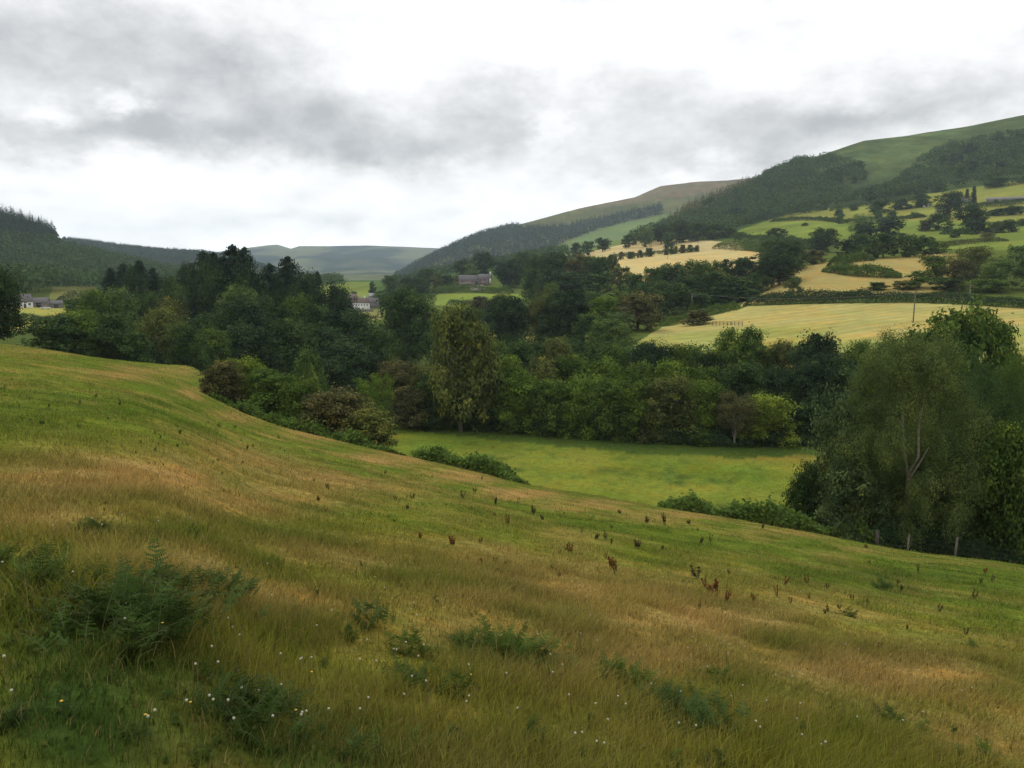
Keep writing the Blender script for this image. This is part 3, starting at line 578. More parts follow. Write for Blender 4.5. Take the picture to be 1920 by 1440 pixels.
# ---- thorn bushes on the pasture bank
cluster('of the thorn bushes along the pasture bank', 'thorn bushes on the pasture bank', [
 (408, 676, 84, 86, 'bush', 'brown'), (455, 672, 108, 90, 'bush', 'yellow'), (500, 694, 130, 85, 'bush', 'mid'), (578, 658, 72, 90, 'tall', 'pale'), (628, 731, 150, 75, 'bush', 'brown'), (692, 768, 100, 71, 'bush', 'olive'), (560, 715, 90, 82, 'bush', 'mid')], cat='bush')
# ---- middle distance, left to right
cluster('of the trees behind the white farmhouse', 'trees around the white farmhouse', [
 (700, 528, 20, 700, 'dense', 'dark'), (738, 515, 44, 640, 'oak', 'dark'), (770, 518, 62, 560, 'oak', 'deep'), (716, 545, 40, 600, 'dense', 'dark'), (755, 540, 50, 520, 'dense', 'dark'), (800, 502, 36, 660, 'oak', 'dark'), (822, 512, 34, 640, 'dense', 'olive'), (840, 515, 34, 640, 'oak', 'dark'), (665, 545, 14, 640, 'airy', 'olive')])
cluster('of the trees around the stone farm', 'trees around the stone farm', [
 (872, 486, 42, 660, 'oak', 'deep'), (907, 471, 46, 680, 'oak', 'deep'), (883, 495, 34, 640, 'oak', 'pale'), (945, 490, 50, 560, 'oak', 'blue'), (968, 486, 46, 555, 'oak', 'deep'), (980, 470, 34, 640, 'oak', 'dark')])
cluster('of the wood between stone farm and straw field', 'wood left of the straw field', [
 (1010, 478, 56, 440, 'oak', 'dark'), (1045, 474, 66, 445, 'oak', 'deep'), (1085, 476, 66, 440, 'oak', 'brown'), (1118, 480, 56, 430, 'oak', 'dark'), (1145, 478, 40, 425, 'airy', 'dark'), (1000, 505, 50, 420, 'dense', 'dark'), (1120, 510, 70, 390, 'oak', 'dark'), (1060, 508, 90, 400, 'dense', 'deep'), (1160, 500, 40, 400, 'oak', 'olive')])
cluster('of the trees around the small valley field', 'trees around the valley field', [
 (900, 556, 48, 400, 'bush', 'brown'), (940, 552, 36, 430, 'bush', 'olive'), (975, 560, 34, 360, 'oak', 'grey'), (1008, 536, 34, 400, 'oak', 'dark'), (845, 575, 40, 330, 'dense', 'mid'), (1035, 530, 40, 380, 'dense', 'mid'), (885, 575, 60, 300, 'dense', 'dark')])
cluster('of the wood above the cut hedge', 'wood between the straw field and mown field', [
 (1190, 512, 60, 330, 'oak', 'dark'), (1228, 500, 62, 332, 'oak', 'dark'), (1262, 494, 60, 336, 'oak', 'deep'), (1300, 488, 66, 345, 'oak', 'mid'), (1340, 490, 66, 345, 'oak', 'mid'), (1388, 483, 84, 330, 'open', 'deep'), (1215, 530, 80, 290, 'oak', 'dark'), (1248, 528, 82, 282, 'oak', 'dark'), (1290, 515, 80, 300, 'dense', 'deep'), (1340, 510, 84, 305, 'dense', 'dark'), (1385, 520, 76, 302, 'oak', 'dark'), (1405, 545, 50, 296, 'bush', 'dark'), (1180, 560, 60, 262, 'dense', 'brown')])
cluster('of the oaks on the left shoulder of the tan field', 'oaks beside the tan field', [
 (1447, 428, 42, -452, 'oak', 'deep'), (1442, 448, 66, -515, 'oak', 'dark'), (1478, 452, 62, -512, 'oak', 'deep'), (1458, 476, 80, -535, 'oak', 'deep'), (1520, 468, 46, -497, 'oak', 'brown'), (1534, 428, 58, -474, 'oak', 'deep'), (1425, 490, 50, -545, 'dense', 'dark')])
cluster('of the copse above the tan field', 'copse above the tan field', [
 (1602, 402, 42, -450, 'airy', 'pale'), (1634, 373, 42, -402, 'dense', 'dark'), (1612, 418, 50, -460, 'dense', 'deep'), (1655, 408, 66, -450, 'dense', 'blue'), (1582, 448, 50, -486, 'dense', 'deep'), (1612, 440, 56, -486, 'dense', 'dark'), (1648, 438, 60, -484, 'dense', 'dark'), (1690, 440, 56, -482, 'dense', 'dark'), (1722, 442, 50, -479, 'dense', 'dark'), (1748, 452, 44, -475, 'dense', 'mid')])
cluster('of the trees around the hillside white house', 'trees around the hillside white house', [
 (1764, 358, 54, -410, 'dense', 'deep'), (1708, 355, 30, -376, 'dense', 'dark'), (1745, 400, 50, -432, 'dense', 'dark'), (1722, 412, 30, -433, 'bush', 'brown'), (1806, 383, 56, -436, 'dense', 'deep'), (1822, 412, 40, -438, 'dense', 'deep'), (1855, 415, 34, -437, 'bush', 'grey'), (1876, 412, 36, -436, 'dense', 'dark'), (1852, 392, 30, -405, 'bush', 'dark'), (1882, 386, 32, -404, 'dense', 'deep'), (1845, 332, 40, -354, 'dense', 'dark'), (1676, 374, 40, -394, 'bush', 'dark'), (1712, 374, 36, -390, 'bush', 'dark')])
cluster('of the two cypresses behind the hillside house', 'cypresses by the hillside house', [(1794, 354, 11, -381, 'column', 'blue'), (1806, 349, 11, -382, 'column', 'blue')])
cluster('of the grey-green trees above the right hedge', 'trees above the right end of the hedge', [
 (1718, 508, 60, 300, 'dense', 'mid'), (1750, 478, 64, 312, 'oak', 'mid'), (1790, 486, 60, 305, 'oak', 'brown'), (1825, 462, 84, 330, 'airy', 'olive'), (1868, 482, 76, 300, 'airy', 'pale'), (1905, 458, 60, 340, 'oak', 'pale'), (1935, 490, 70, 300, 'oak', 'dark'), (1770, 520, 70, 294, 'dense', 'dark'), (1690, 530, 50, 296, 'dense', 'olive'), (1640, 538, 40, 296, 'bush', 'dark'), (1850, 525, 70, 292, 'dense', 'mid')])
cluster('of the trees at the foot of the hill', 'trees along the hill foot', [
 (1078, 455, 24, 820, 'oak', 'deep'), (1100, 452, 26, 810, 'oak', 'dark'), (1128, 446, 34, 800, 'oak', 'deep'), (1036, 462, 34, 830, 'oak', 'dark'), (1175, 440, 30, 780, 'oak', 'dark'), (1206, 424, 42, 760, 'oak', 'grey'), (1236, 420, 40, 780, 'oak', 'deep'), (1268, 412, 46, 750, 'dense', 'deep'), (1298, 414, 46, 740, 'dense', 'dark'), (1330, 416, 50, 730, 'dense', 'dark'), (1362, 428, 44, 720, 'dense', 'deep'), (1250, 436, 30, 720, 'bush', 'dark'), (1380, 444, 30, 700, 'bush', 'mid')])
cluster('of the bushes in the straw field hedge', 'bushes between the straw fields', [(u, v, w, 620, 'bush', c) for u, v, w, c in [(1162, 472, 12, 'brown'), (1180, 472, 18, 'dark'), (1197, 469, 12, 'dark'), (1214, 465, 20, 'dark'), (1246, 461, 13, 'dark'), (1256, 462, 10, 'dark'), (1263, 461, 9, 'olive'), (1276, 459, 14, 'brown'), (1290, 459, 13, 'dark'), (1302, 460, 11, 'dark')]], cat='bush')
lone('small pale birch standing alone in front of the tan field', (1485, 517, 36, 289, 'airy', 'grey'), name='birch_tree')
lone('low brown hawthorn on its own at the corner of the mown field', (1309, 582, 56, 236, 'bush', 'brown'), name='hawthorn', cat='bush')
lone('small dark conifer around the foot of the leftmost utility pole', (1297, 562, 16, 246, 'spruce', 'mid'))
cluster('of the hedgerow trees scattered on the green fields', 'hedgerow trees on the green fields', [
 (1500, 420, 16, -424, 'dense', 'dark'), (1560, 395, 22, -408, 'dense', 'deep'), (1588, 384, 20, -396, 'dense', 'dark'), (1660, 396, 18, -410, 'bush', 'dark'), (1700, 398, 18, -409, 'bush', 'mid'), (1780, 428, 24, -446, 'bush', 'mid'), (1905, 412, 24, -424, 'dense', 'dark'), (1918, 376, 22, -396, 'dense', 'dark'), (1640, 366, 26, -386, 'dense', 'deep'), (1740, 344, 30, -362, 'dense', 'dark'), (1900, 330, 30, -345, 'dense', 'dark'), (1838, 436, 30, -452, 'bush', 'olive')])
cluster('of the trees filling the slope left of the mown field hedge', 'trees left of the mown field hedge', [
 (1412, 512, 54, 318, 'dense', 'dark'), (1395, 540, 60, 300, 'dense', 'mid'), (1350, 540, 66, 292, 'dense', 'deep'), (1300, 545, 60, 285, 'dense', 'dark'), (1215, 565, 60, 262, 'dense', 'dark'), (1160, 545, 60, 300, 'dense', 'mid'), (1110, 548, 60, 300, 'dense', 'dark')])
# ---- right foreground
lone('dark oak with gaps in its crown in front of the mown field', (1800, 578, 190, 115, 'open', 'mid'))
cluster('of the trees behind the big birch', 'trees behind the big birch', [
 (1680, 648, 90, 100, 'dense', 'mid'), (1850, 668, 130, 92, 'dense', 'dark'), (1920, 660, 120, 95, 'dense', 'mid'), (1660, 700, 120, 86, 'dense', 'dark')])
cluster('of the dark bushy trees around the big birch', 'trees around the big birch', [
 (1600, 735, 145, 63, 'airy', 'grey'), (1880, 712, 150, 67, 'dense', 'dark'), (1925, 800, 150, 62, 'dense', 'mid'), (1620, 850, 120, 60, 'bush', 'grey'), (1800, 840, 190, 64, 'dense', 'dark'), (1530, 872, 72, 62, 'bush', 'dark'), (1975, 720, 150, 68, 'oak', 'dark')])

def feature_trees():
    # tall olive ash with bare limbs, visible trunk
    t = plant_tree(862, 575, 142, 128, 'tall', 'olive', 'tall olive ash with bare pale limbs, standing left of the hazel belt', name='ash_tree')
    m = MB(); g = np.random.default_rng(3)
    cr_ = [c for c in t.children if c.name.startswith('crown')][0]; H = cr_.scale[2]; W = cr_.scale[0]; t.rotation_euler[2] = 0
    for k in range(9):
        a = g.uniform(-2.9, -.3); r1 = W * g.uniform(.36, .54); z0 = H * g.uniform(.3, .65)
        p = [[0, 0, z0], [math.cos(a) * r1 * .55, math.sin(a) * r1 * .6, z0 + H * .07], [math.cos(a) * r1 * .9, math.sin(a) * r1, z0 + H * g.uniform(.08, .18)], [math.cos(a) * r1 * 1.05, math.sin(a) * r1 * 1.08, z0 + H * g.uniform(.1, .26)]]
        m.tube(p, [.10, .07, .045, .015], 5)
    m.build('dead_limb', M_DEAD, t, True)
    # the big birch: a fine, drooping crown and white stems
    x, y, z = at_r(1722, 61); root = link('birch_tree', None, loc=(x, y, z)); tag(root, 'large silver birch with white forked stems, the biggest tree at right', 'tree')
    d = pdir(1722, 626); H = d[2] / math.hypot(d[0], d[1]) * 61 - z; W = 245 / FPX * 61 / math.hypot(d[0], d[1])
    c, LC = crown_mesh('crown', 77, 'tall', 42, 24, 170, .0098, base=.08, gap=.58, droop=.014, norm_r=.6)
    o = link('crown', c, M_LEAF, root); o.scale = (W, W, H); o.color = tuple(q * .92 for q in lc(88, 102, 60)[:3]) + (1,)
    m = MB(); f = np.array([-x, -y, 0.]); f /= np.linalg.norm(f); s_ = np.array([f[1], -f[0], 0.]) * -1
    def P3(a, b, h): return s_ * a + f * b + np.array([0, 0, h * H])
    m.tube([P3(0, .2, -.02), P3(.1, .8, .2), P3(.1, 1.2, .38), P3(-.3, 2.4, .52), P3(-.5, 2.4, .66), P3(-.4, 1.0, .85)], [.22, .17, .11, .09, .06, .02], 9)
    m.tube([P3(.1, 2.2, .40), P3(.6, 3.0, .5), P3(.5, 2.9, .62), P3(.8, 2.0, .8)], [.12, .09, .06, .02], 8)
    m.tube([P3(.15, 2.1, .38), P3(.8, 2.2, .47), P3(1.2, 2.0, .53)], [.08, .05, .02], 7)
    for k in range(0): m.tube([P3(0, .8, .3 + .06 * k), P3((-1) ** k * 1.6, .9, .38 + .06 * k), P3((-1) ** k * 2.8, .6, .47 + .06 * k)], [.05, .03, .01], 5)
    m.build('trunk', M_BIRCH, root, True)
    # small half-bare hawthorn with a pale trunk at the right end of the belt
    for (u, vt, vb_r, w, colr, mat, lab) in [(1386, 735, 121.5, 76, 'brown', M_PALE, 'half-bare brownish thorn tree with a pale trunk at the belt edge'), (700, 703, 126, 78, 'fresh', M_BARK, 'small forked tree with open green crown on the meadow, left')]:
        x, y, z = at_r(u, vb_r); d = pdir(u, vt); hl = math.hypot(d[0], d[1]); H = d[2] / hl * vb_r - z; W = w / FPX * vb_r / hl
        root = link('hawthorn', None, loc=(x, y, z)); tag(root, lab, 'tree')
        c, LC = crown_mesh('crown', u, 'spread', 20, 12, 44, .028, base=.3, gap=.7)
        o = link('crown', c, M_LEAF, root); o.scale = (W, W, H); o.color = TC[colr]
        t_ = link('trunk', trunk_mesh('trunk', LC, u, .02, .55, .15, .05, 16), mat, root); t_.scale = (W, W, H)
feature_trees()
# ------------------------------------------------------------------ hedges, bracken banks, far woods
HD_ = 1.8
def hedge_mesh(name, path, h, w, leaf, dens, seed=1, rough=.25):
    g = np.random.default_rng(seed); pts = np.array(path); seg = np.linalg.norm(np.diff(pts[:, :2], axis=0), axis=1); s_ = np.concatenate([[0], np.cumsum(seg)]); L_ = s_[-1]
    n = int(L_ * dens * HD_); t = g.random(n) * L_; x = np.interp(t, s_, pts[:, 0]); y = np.interp(t, s_, pts[:, 1])
    dx = np.interp(t + .5, s_, pts[:, 0]) - np.interp(t - .5, s_, pts[:, 0]); dy = np.interp(t + .5, s_, pts[:, 1]) - np.interp(t - .5, s_, pts[:, 1]); q = np.hypot(dx, dy) + 1e-6; nx, ny = -dy / q, dx / q
    ed = np.clip(np.minimum(t, L_ - t) / (w * 1.2 + .01), .12, 1) ** .5; hv = h * ed * (1 + rough * 2.4 * fbm(t / (h * 1.6), t * 0 + seed, 7)); wv = w * (1 + rough * fbm(t / h, t * 0 + seed + 5, 8))
    a = g.uniform(0, math.pi, n); k = g.uniform(.75, 1.05, n); k = np.where(g.random(n) < .12, k * g.uniform(1.05, 1.35, n), k)
    ca, sa = np.cos(a), np.sin(a); ca = np.sign(ca) * np.abs(ca) ** .6; sa = sa ** .6
    X = x + nx * ca * wv * .5 * k; Y = y + ny * ca * wv * .5 * k; Zv = gz(X, Y) + sa * hv * k * g.uniform(.6, 1, n) ** .3
    nr_ = unit(np.stack([nx * ca, ny * ca, sa + .3], 1) + g.normal(size=(n, 3)) * .45)
    v, f = leaf_quads(np.stack([X, Y, Zv], 1), nr_, leaf * g.uniform(.6, 1.3, n), g)
    sh = 1 + fbm(t / 2, a, 5) * .5 + g.normal(0, .15, n); return np_mesh(name, v, f, col=np.repeat(shade_col(sh, g.normal(0, .1, n)), 4, 0))
def hedge(label, px, h, w, colr, rmin, leaf=.45, dens=60, group='hedges dividing the fields', dist=None):
    if rmin > 420: h *= 1.35; w *= 1.3; dens *= 1.3
    path = []
    for i, p in enumerate(px):
        if len(p) == 3: path.append(at_r(p[0], p[2]))
        else: path.append(hit(p[0], p[1], rmin))
    o = link('hedge', hedge_mesh('hedge', path, h, w, leaf, dens, int(px[0][0]) % 97), M_LEAF); o.color = TC[colr]; tag(o, label, 'hedge', group)
hedge('long trimmed hedge along the top of the mown field', [(1395, 574), (1480, 570), (1560, 568), (1700, 567), (1800, 569), (1930, 578)], 3.2, 2.6, 'deep', 235, .4, 110)
hedge('cut hedge curving down the left side of the mown field', [(1240, 612), (1285, 604), (1330, 590), (1384, 578)], 2.6, 2.4, 'mid', 215, .35, 110)
hedge('dark hedge in front of the small pale birch', [(1420, 567), (1500, 563), (1560, 560), (1640, 558)], 3.0, 3, 'deep', 272, .5, 70)
hedge('hedge at the bottom edge of the straw field', [(1140, 484), (1220, 478), (1280, 474), (1310, 470)], 2.2, 2, 'dark', 520, .7, 25)
hedge('green hedge right of the straw field bushes', [(1340, 466), (1380, 467), (1428, 470)], 4, 5, 'mid', 480, .8, 30)
hedge('thin dark hedge across the green field', [(1445, 416), (1480, 414), (1530, 413), (1572, 418)], 2.6, 3, 'dark', 560, .9, 24)
hedge('hedge climbing along the top of the green field', [(1555, 396), (1610, 388), (1640, 384), (1690, 378), (1745, 372)], 3, 3, 'dark', 650, .9, 24)
hedge('hedge right of the copse across the green slope', [(1650, 413), (1700, 411), (1735, 407)], 2.5, 3, 'dark', 520, .9, 24)
hedge('hedge below the hillside white house', [(1810, 410), (1840, 407), (1880, 400), (1930, 397)], 3, 3, 'dark', 520, .9, 24)
hedge('lowest hedge on the right green slope', [(1750, 462), (1800, 458), (1840, 455), (1890, 452)], 3, 4, 'olive', 420, .8, 26)
hedge('hedge running up to the right edge on the green slope', [(1850, 436), (1880, 430), (1930, 420)], 3.5, 3, 'dark', 450, .8, 26)
hedge('hedge above the long grey shed', [(1850, 350), (1880, 349), (1930, 343)], 5, 5, 'dark', 700, 1., 22)
hedge('leafy hedge crossing the tan field', [(1552, 508), (1600, 516), (1650, 522), (1690, 524)], 4, 6, 'mid', 325, .7, 110)
hedge('short upper hedge on the shoulder of the tan field', [(1560, 500), (1590, 492), (1632, 488)], 3.5, 5, 'mid', 350, .7, 110)
hedge('hedge below the stone farm', [(790, 545), (850, 548), (900, 548), (960, 550)], 3.5, 3, 'mid', 440, .7, 36)
hedge('low hedge between valley field and olive ash', [(840, 572), (880, 574), (920, 572)], 3, 3, 'dark', 330, .6, 36)
hedge('hedge at the near side of the left field', [(20, 604), (60, 608), (110, 612), (150, 600)], 4, 4, 'dark', 300, .6, 60)
hedge('hedge at the far side of the left field', [(105, 570), (130, 570), (160, 570), (190, 568)], 5, 5, 'deep', 430, .7, 40)
hedge('garden hedge left of the white farmhouse', [(700, 560), (730, 556), (760, 552)], 4, 5, 'dark', 560, .8, 30)
hedge('tall overgrown hedge up the lane by the stone farm', [(800, 540), (830, 530), (860, 536)], 5, 6, 'olive', 560, .8, 36)

def bank(label, px, h, w, colr, leaf, dens, mat=None, nm='bracken'):
    path = [hit(p[0], p[1]) if len(p) == 2 else at_r(p[0], p[2]) for p in px]
    o = link(nm, hedge_mesh(nm, path, h, w, leaf, dens, 3, .8), M_LEAF); o.color = TC[colr]; tag(o, label, nm, kind='stuff')
hedge('hedge joining the copse to the trees on the green field', [(1572, 420), (1620, 416), (1650, 414)], 3, 3, 'dark', 520, .9, 24)
hedge('hedge along the foot of the left green field', [(1380, 453), (1430, 456), (1490, 462), (1545, 472)], 4.5, 4, 'dark', 440, .9, 30)
hedge('overgrown hedge under the hill wood', [(1400, 421), (1440, 412), (1500, 402), (1550, 394)], 5, 6, 'deep', 640, 1.0, 22)
hedge('hedge between the two upper green fields at right', [(1790, 384), (1830, 388), (1880, 386), (1930, 380)], 3, 3, 'dark', 640, .9, 24)
hedge('hedge dropping down the green slope beside the copse', [(1640, 388), (1642, 400), (1650, 412)], 3, 3, 'dark', 600, .9, 24)
hedge('hedge dropping from the hill wood to the left green field', [(1572, 394), (1576, 404), (1574, 418)], 3, 3, 'dark', 600, .9, 24)
hedge('hedge at the top of the small green field on the right', [(1765, 440), (1790, 438), (1830, 440)], 3, 3, 'dark', 480, .9, 26)
bank('bracken strip below the thorn bushes on the pasture bank', [(400, 0, 86), (470, 0, 83), (560, 0, 76), (640, 0, 71), (740, 0, 67.5)], .9, 3.2, 'mid', .3, 450)
bank('dark bracken mound on the pasture brow in the middle', [(785, 0, 68), (830, 0, 66.5), (880, 0, 65), (930, 0, 63.5), (985, 0, 62)], 1.35, 3.0, 'mid', .3, 500)
bank('bracken along the brow running under the right trees', [(1245, 0, 60), (1320, 0, 60), (1400, 0, 60), (1500, 0, 59.5), (1600, 0, 59.5), (1700, 0, 60.5)], 1.3, 3.0, 'mid', .3, 500)
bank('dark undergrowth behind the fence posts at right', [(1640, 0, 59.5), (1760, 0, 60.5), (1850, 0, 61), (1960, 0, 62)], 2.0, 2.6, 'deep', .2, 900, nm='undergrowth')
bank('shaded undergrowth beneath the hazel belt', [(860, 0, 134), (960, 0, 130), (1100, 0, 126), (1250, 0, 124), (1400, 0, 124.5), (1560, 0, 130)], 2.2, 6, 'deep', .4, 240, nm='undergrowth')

def wood(name, label, poly, r0, r1, n, H, W, kinds, seed, leaf=1.0, nq=40, jit=.25):
    """a far wood that reads as one mass: one mesh"""
    g = np.random.default_rng(seed); us = [p[0] for p in poly]; C = []; T = 0
    X = []; Y = []
    a0 = math.atan((min(us) - 960) / FPX); a1 = math.atan((max(us) - 960) / FPX)
    while len(X) < n and T < 60:
        T += 1; a = g.uniform(a0, a1, n * 2); r = np.sqrt(g.uniform(r0 * r0, r1 * r1, n * 2)); x = r * np.sin(a); y = r * np.cos(a); z = gz(x, y); u, v = pix(x, y, z)
        ok = inpoly(u, v, poly); X += list(x[ok]); Y += list(y[ok])
    x = np.array(X[:n]); y = np.array(Y[:n]); n = len(x)
    if n == 0: print('EMPTY WOOD', name); return
    z = gz(x, y); h = H * g.uniform(1 - jit, 1 + jit, n) * (1 + .3 * fbm(x / 60, y / 60, seed)); w = W * g.uniform(1 - jit, 1 + jit, n)
    if kinds == 'conifer':
        t = g.random((n, nq)) ** 1.5; a = g.random((n, nq)) * 6.283; rad = (1 - t) * .5 * g.uniform(.6, 1.1, (n, nq)) * w[:, None]
        c = np.stack([x[:, None] + np.cos(a) * rad, y[:, None] + np.sin(a) * rad, z[:, None] + h[:, None] * (.1 + .9 * t)], -1); nn = np.stack([np.cos(a) * .6, np.sin(a) * .6, np.full_like(a, .6)], -1)
        sz = leaf * (1.25 - t); nn = nn + g.normal(size=nn.shape) * .25
    else:
        d = unit(g.normal(size=(n, nq, 3)) + [0, 0, .35]); d[..., 2] = np.where(d[..., 2] < -.3, -d[..., 2], d[..., 2]); lob = 1 + .35 * np.sin(d[..., 0] * 5 + x[:, None]) * np.cos(d[..., 1] * 5 + y[:, None])
        c = np.stack([x[:, None] + d[..., 0] * w[:, None] * .5 * lob, y[:, None] + d[..., 1] * w[:, None] * .5 * lob, z[:, None] + h[:, None] * (.5 + .5 * d[..., 2] * lob)], -1); nn = d + g.normal(size=d.shape) * .45 + [0, 0, .2]; sz = np.full(c.shape[:2], leaf)
    tr = g.normal(0, .16, (n, 1)); wm = g.normal(0, .16, (n, 1)); sh = 1 + tr + g.normal(0, .13, (n, nq)); wmm = wm + np.zeros((n, nq))
    v, f = leaf_quads(c.reshape(-1, 3), unit(nn.reshape(-1, 3)), (sz * g.uniform(.7, 1.3, sz.shape)).ravel(), g, .75)
    return np_mesh(name, v, f, col=np.repeat(shade_col(sh.ravel(), wmm.ravel()), 4, 0)), (x, y, z, h, w)
def wood_obj(name, label, colr, *a, **k):
    q = wood(name, label, *a, **k)
    if q: o = link(name, q[0], M_LEAF); o.color = TC[colr]; tag(o, label, name.replace('_', ' '), kind='stuff')
# left hill
wood_obj('conifer_plantation', 'dark conifer plantation on the crest of the left hill', 'blue', [(-260, 300), (112, 300), (118, 452), (110, 466), (60, 462), (0, 455), (-260, 430)], 900, 1180, 1500, 17, 7, 'conifer', 1, 2.6, 26)
wood_obj('woodland', 'mixed woodland covering the left hillside', 'dark', [(-300, 430), (110, 462), (135, 474), (250, 500), (330, 515), (400, 535), (330, 545), (180, 545), (90, 548), (60, 560), (-300, 590)], 500, 1180, 2600, 12, 13, 'leafy', 2, 2.3, 42)
wood_obj('woodland', 'woodland on the valley side below the left ridge', 'dark', [(200, 495), (400, 525), (640, 528), (640, 545), (400, 550), (200, 545)], 480, 1300, 700, 12, 13, 'leafy', 3, 2.3, 36)
wood_obj('conifer_plantation', 'bluish forest on the ridge behind the tall firs', 'blue', [(120, 440), (300, 466), (380, 470), (450, 486), (540, 510), (640, 532), (120, 532)], 1500, 2110, 5200, 9, 11, 'conifer', 4, 3.6, 16, .15)
# middle hill
wood_obj('conifer_plantation', 'conifer forest on the steep end of the middle hill', 'blue', [(735, 530), (745, 512), (800, 478), (850, 455), (900, 436), (960, 424), (1000, 428), (1060, 424), (1180, 398), (1240, 385), (1240, 402), (1160, 420), (1060, 452), (985, 488), (930, 505), (850, 520), (760, 530)], 1400, 2480, 5200, 14, 12, 'conifer', 5, 4.2, 16)
wood_obj('woodland', 'trees at the foot of the middle hill behind the stone farm', 'dark', [(760, 532), (850, 515), (930, 500), (1000, 482), (1060, 470), (1060, 490), (980, 502), (880, 520), (760, 536)], 760, 1300, 420, 11, 12, 'leafy', 6, 2.4, 40)
# right hill
wood_obj('conifer_plantation', 'purplish larch wood on the ridge of the right hill', 'brown', [(1240, 428), (1290, 394), (1380, 352), (1425, 342), (1420, 372), (1330, 405), (1270, 428)], 1000, 1420, 420, 15, 8, 'conifer', 7, 2.6, 26)
wood_obj('woodland', 'broadleaf wood climbing the right hill', 'dark', [(1180, 450), (1240, 428), (1330, 395), (1410, 350), (1440, 332), (1500, 306), (1560, 302), (1612, 318), (1605, 345), (1560, 340), (1600, 370), (1650, 368), (1760, 352), (1740, 362), (1640, 378), (1550, 390), (1480, 402), (1400, 424), (1360, 440), (1280, 450), (1200, 462)], 640, 1420, 1500, 11, 13, 'leafy', 8, 2.0, 60)
wood_obj('woodland', 'scattered scrub wood on the upper right hillside', 'dark', [(1600, 372), (1680, 345), (1730, 300), (1780, 275), (1850, 262), (1960, 245), (1960, 330), (1850, 345), (1760, 356), (1640, 376)], 800, 1420, 620, 8, 10, 'leafy', 9, 1.8, 50)
# distant farm hedges and specks of trees on the far hills
0 and wood_obj('woodland', 'dark patches of forest on the far hills', 'blue', [(450, 500), (600, 505), (720, 500), (760, 520), (740, 530), (460, 530)], 3600, 5000, 1500, 14, 26, 'leafy', 11, 9, 10)
wood_obj('woodland', 'scrub along the stream in the valley bottom', 'dark', [(300, 700), (300, 560), (640, 590), (960, 600), (1100, 640), (1200, 672), (1560, 682), (1560, 700)], 160, 330, 330, 5, 8, 'leafy', 12, .5, 260)
# single trees that stand out on the right hillside
def hill_trees():
    g = np.random.default_rng(21); k = 0; spots = []
    polys = [([(1240, 426), (1420, 350), (1500, 312), (1612, 325), (1600, 365), (1740, 355), (1600, 384), (1480, 402), (1360, 436), (1240, 448)], 50, 'round tree among many in the wood on the right hill', 'trees picked out in the hill wood'),
             ([(1640, 370), (1730, 310), (1800, 280), (1925, 262), (1925, 325), (1760, 355)], 26, 'tree among the scrub high on the right hillside', 'trees picked out in the hillside scrub')]
    for poly, n, lab, grp in polys:
        c = 0
        while c < n:
            u = g.uniform(min(p[0] for p in poly), max(p[0] for p in poly)); v = g.uniform(min(p[1] for p in poly), max(p[1] for p in poly))
            if not inpoly(np.array([u]), np.array([v]), poly)[0]: continue
            x, y, z = hit(u, v, 640); r = math.hypot(x, y)
            if r > 1450: continue
            hgt = float(g.uniform(9, 15)); plant_tree(u, v, float(g.uniform(.8, 1.25)) * hgt * FPX / r, r, ['oak', 'dense'][c % 2], ['deep', 'dark', 'dark', 'blue', 'mid'][int(g.integers(5))], lab, grp, h=hgt, name='tree'); c += 1
hill_trees()
# a few pines on the left skyline
cluster('of the lone trees on the left ridge skyline', 'lone trees on the left ridge', [(236, 460, 7, 2080, 'oak', 'blue'), (243, 461, 6, 2080, 'oak', 'blue'), (285, 464, 9, 2080, 'oak', 'blue'), (342, 469, 8, 2080, 'oak', 'blue')])
# ------------------------------------------------------------------ buildings
M_WHITE = solid_mat('whitewash', (.8, .79, .76), 1.5, .08); M_SLATE = solid_mat('slate_roof', (.115, .105, .105), 2, .25, .7, (1, 1, 1)); M_TILE = solid_mat('red_tile_roof', (.15, .10, .085), 2, .3, .8)
M_STONE = solid_mat('pinkish_stone', (.20, .15, .135), 2.5, .3, .9); M_GREYST = solid_mat('grey_stone', (.17, .16, .14), 2.5, .3, .9); M_DARKWIN = solid_mat('dark_glass', (.03, .03, .035), 1, .1, .3); M_TIN = solid_mat('pale_sheet_roof', (.27, .27, .27), 1, .12, .5)
M_WOODG = solid_mat('weathered_wood', (.16, .14, .11), 4, .35, .9, (1, 1, .3)); M_WOODD = solid_mat('dark_damp_wood', (.075, .068, .055), 4, .35, .9, (1, 1, .3)); M_WIRE = solid_mat('cable', (.05, .05, .05), 1, .05, .6); M_YARD = solid_mat('yard_concrete', (.36, .30, .27), .5, .15)
M_CARW = solid_mat('white_car_paint', (.7, .7, .7), 1, .03, .3); M_TYRE = solid_mat('rubber', (.02, .02, .02), 1, .1)
def face_root(name, u, r, yaw=0, v=None, rmin=200):
    if v is not None: x, y, z = hit(u, v, rmin)
    else: x, y, z = at_r(u, r)
    o = link(name, None, loc=(x, y, z)); o.rotation_euler = (0, 0, -math.atan2(x, y) + yaw); return o
def mpp(u, r): d = pdir(u, 560); return r / math.hypot(d[0], d[1]) / FPX
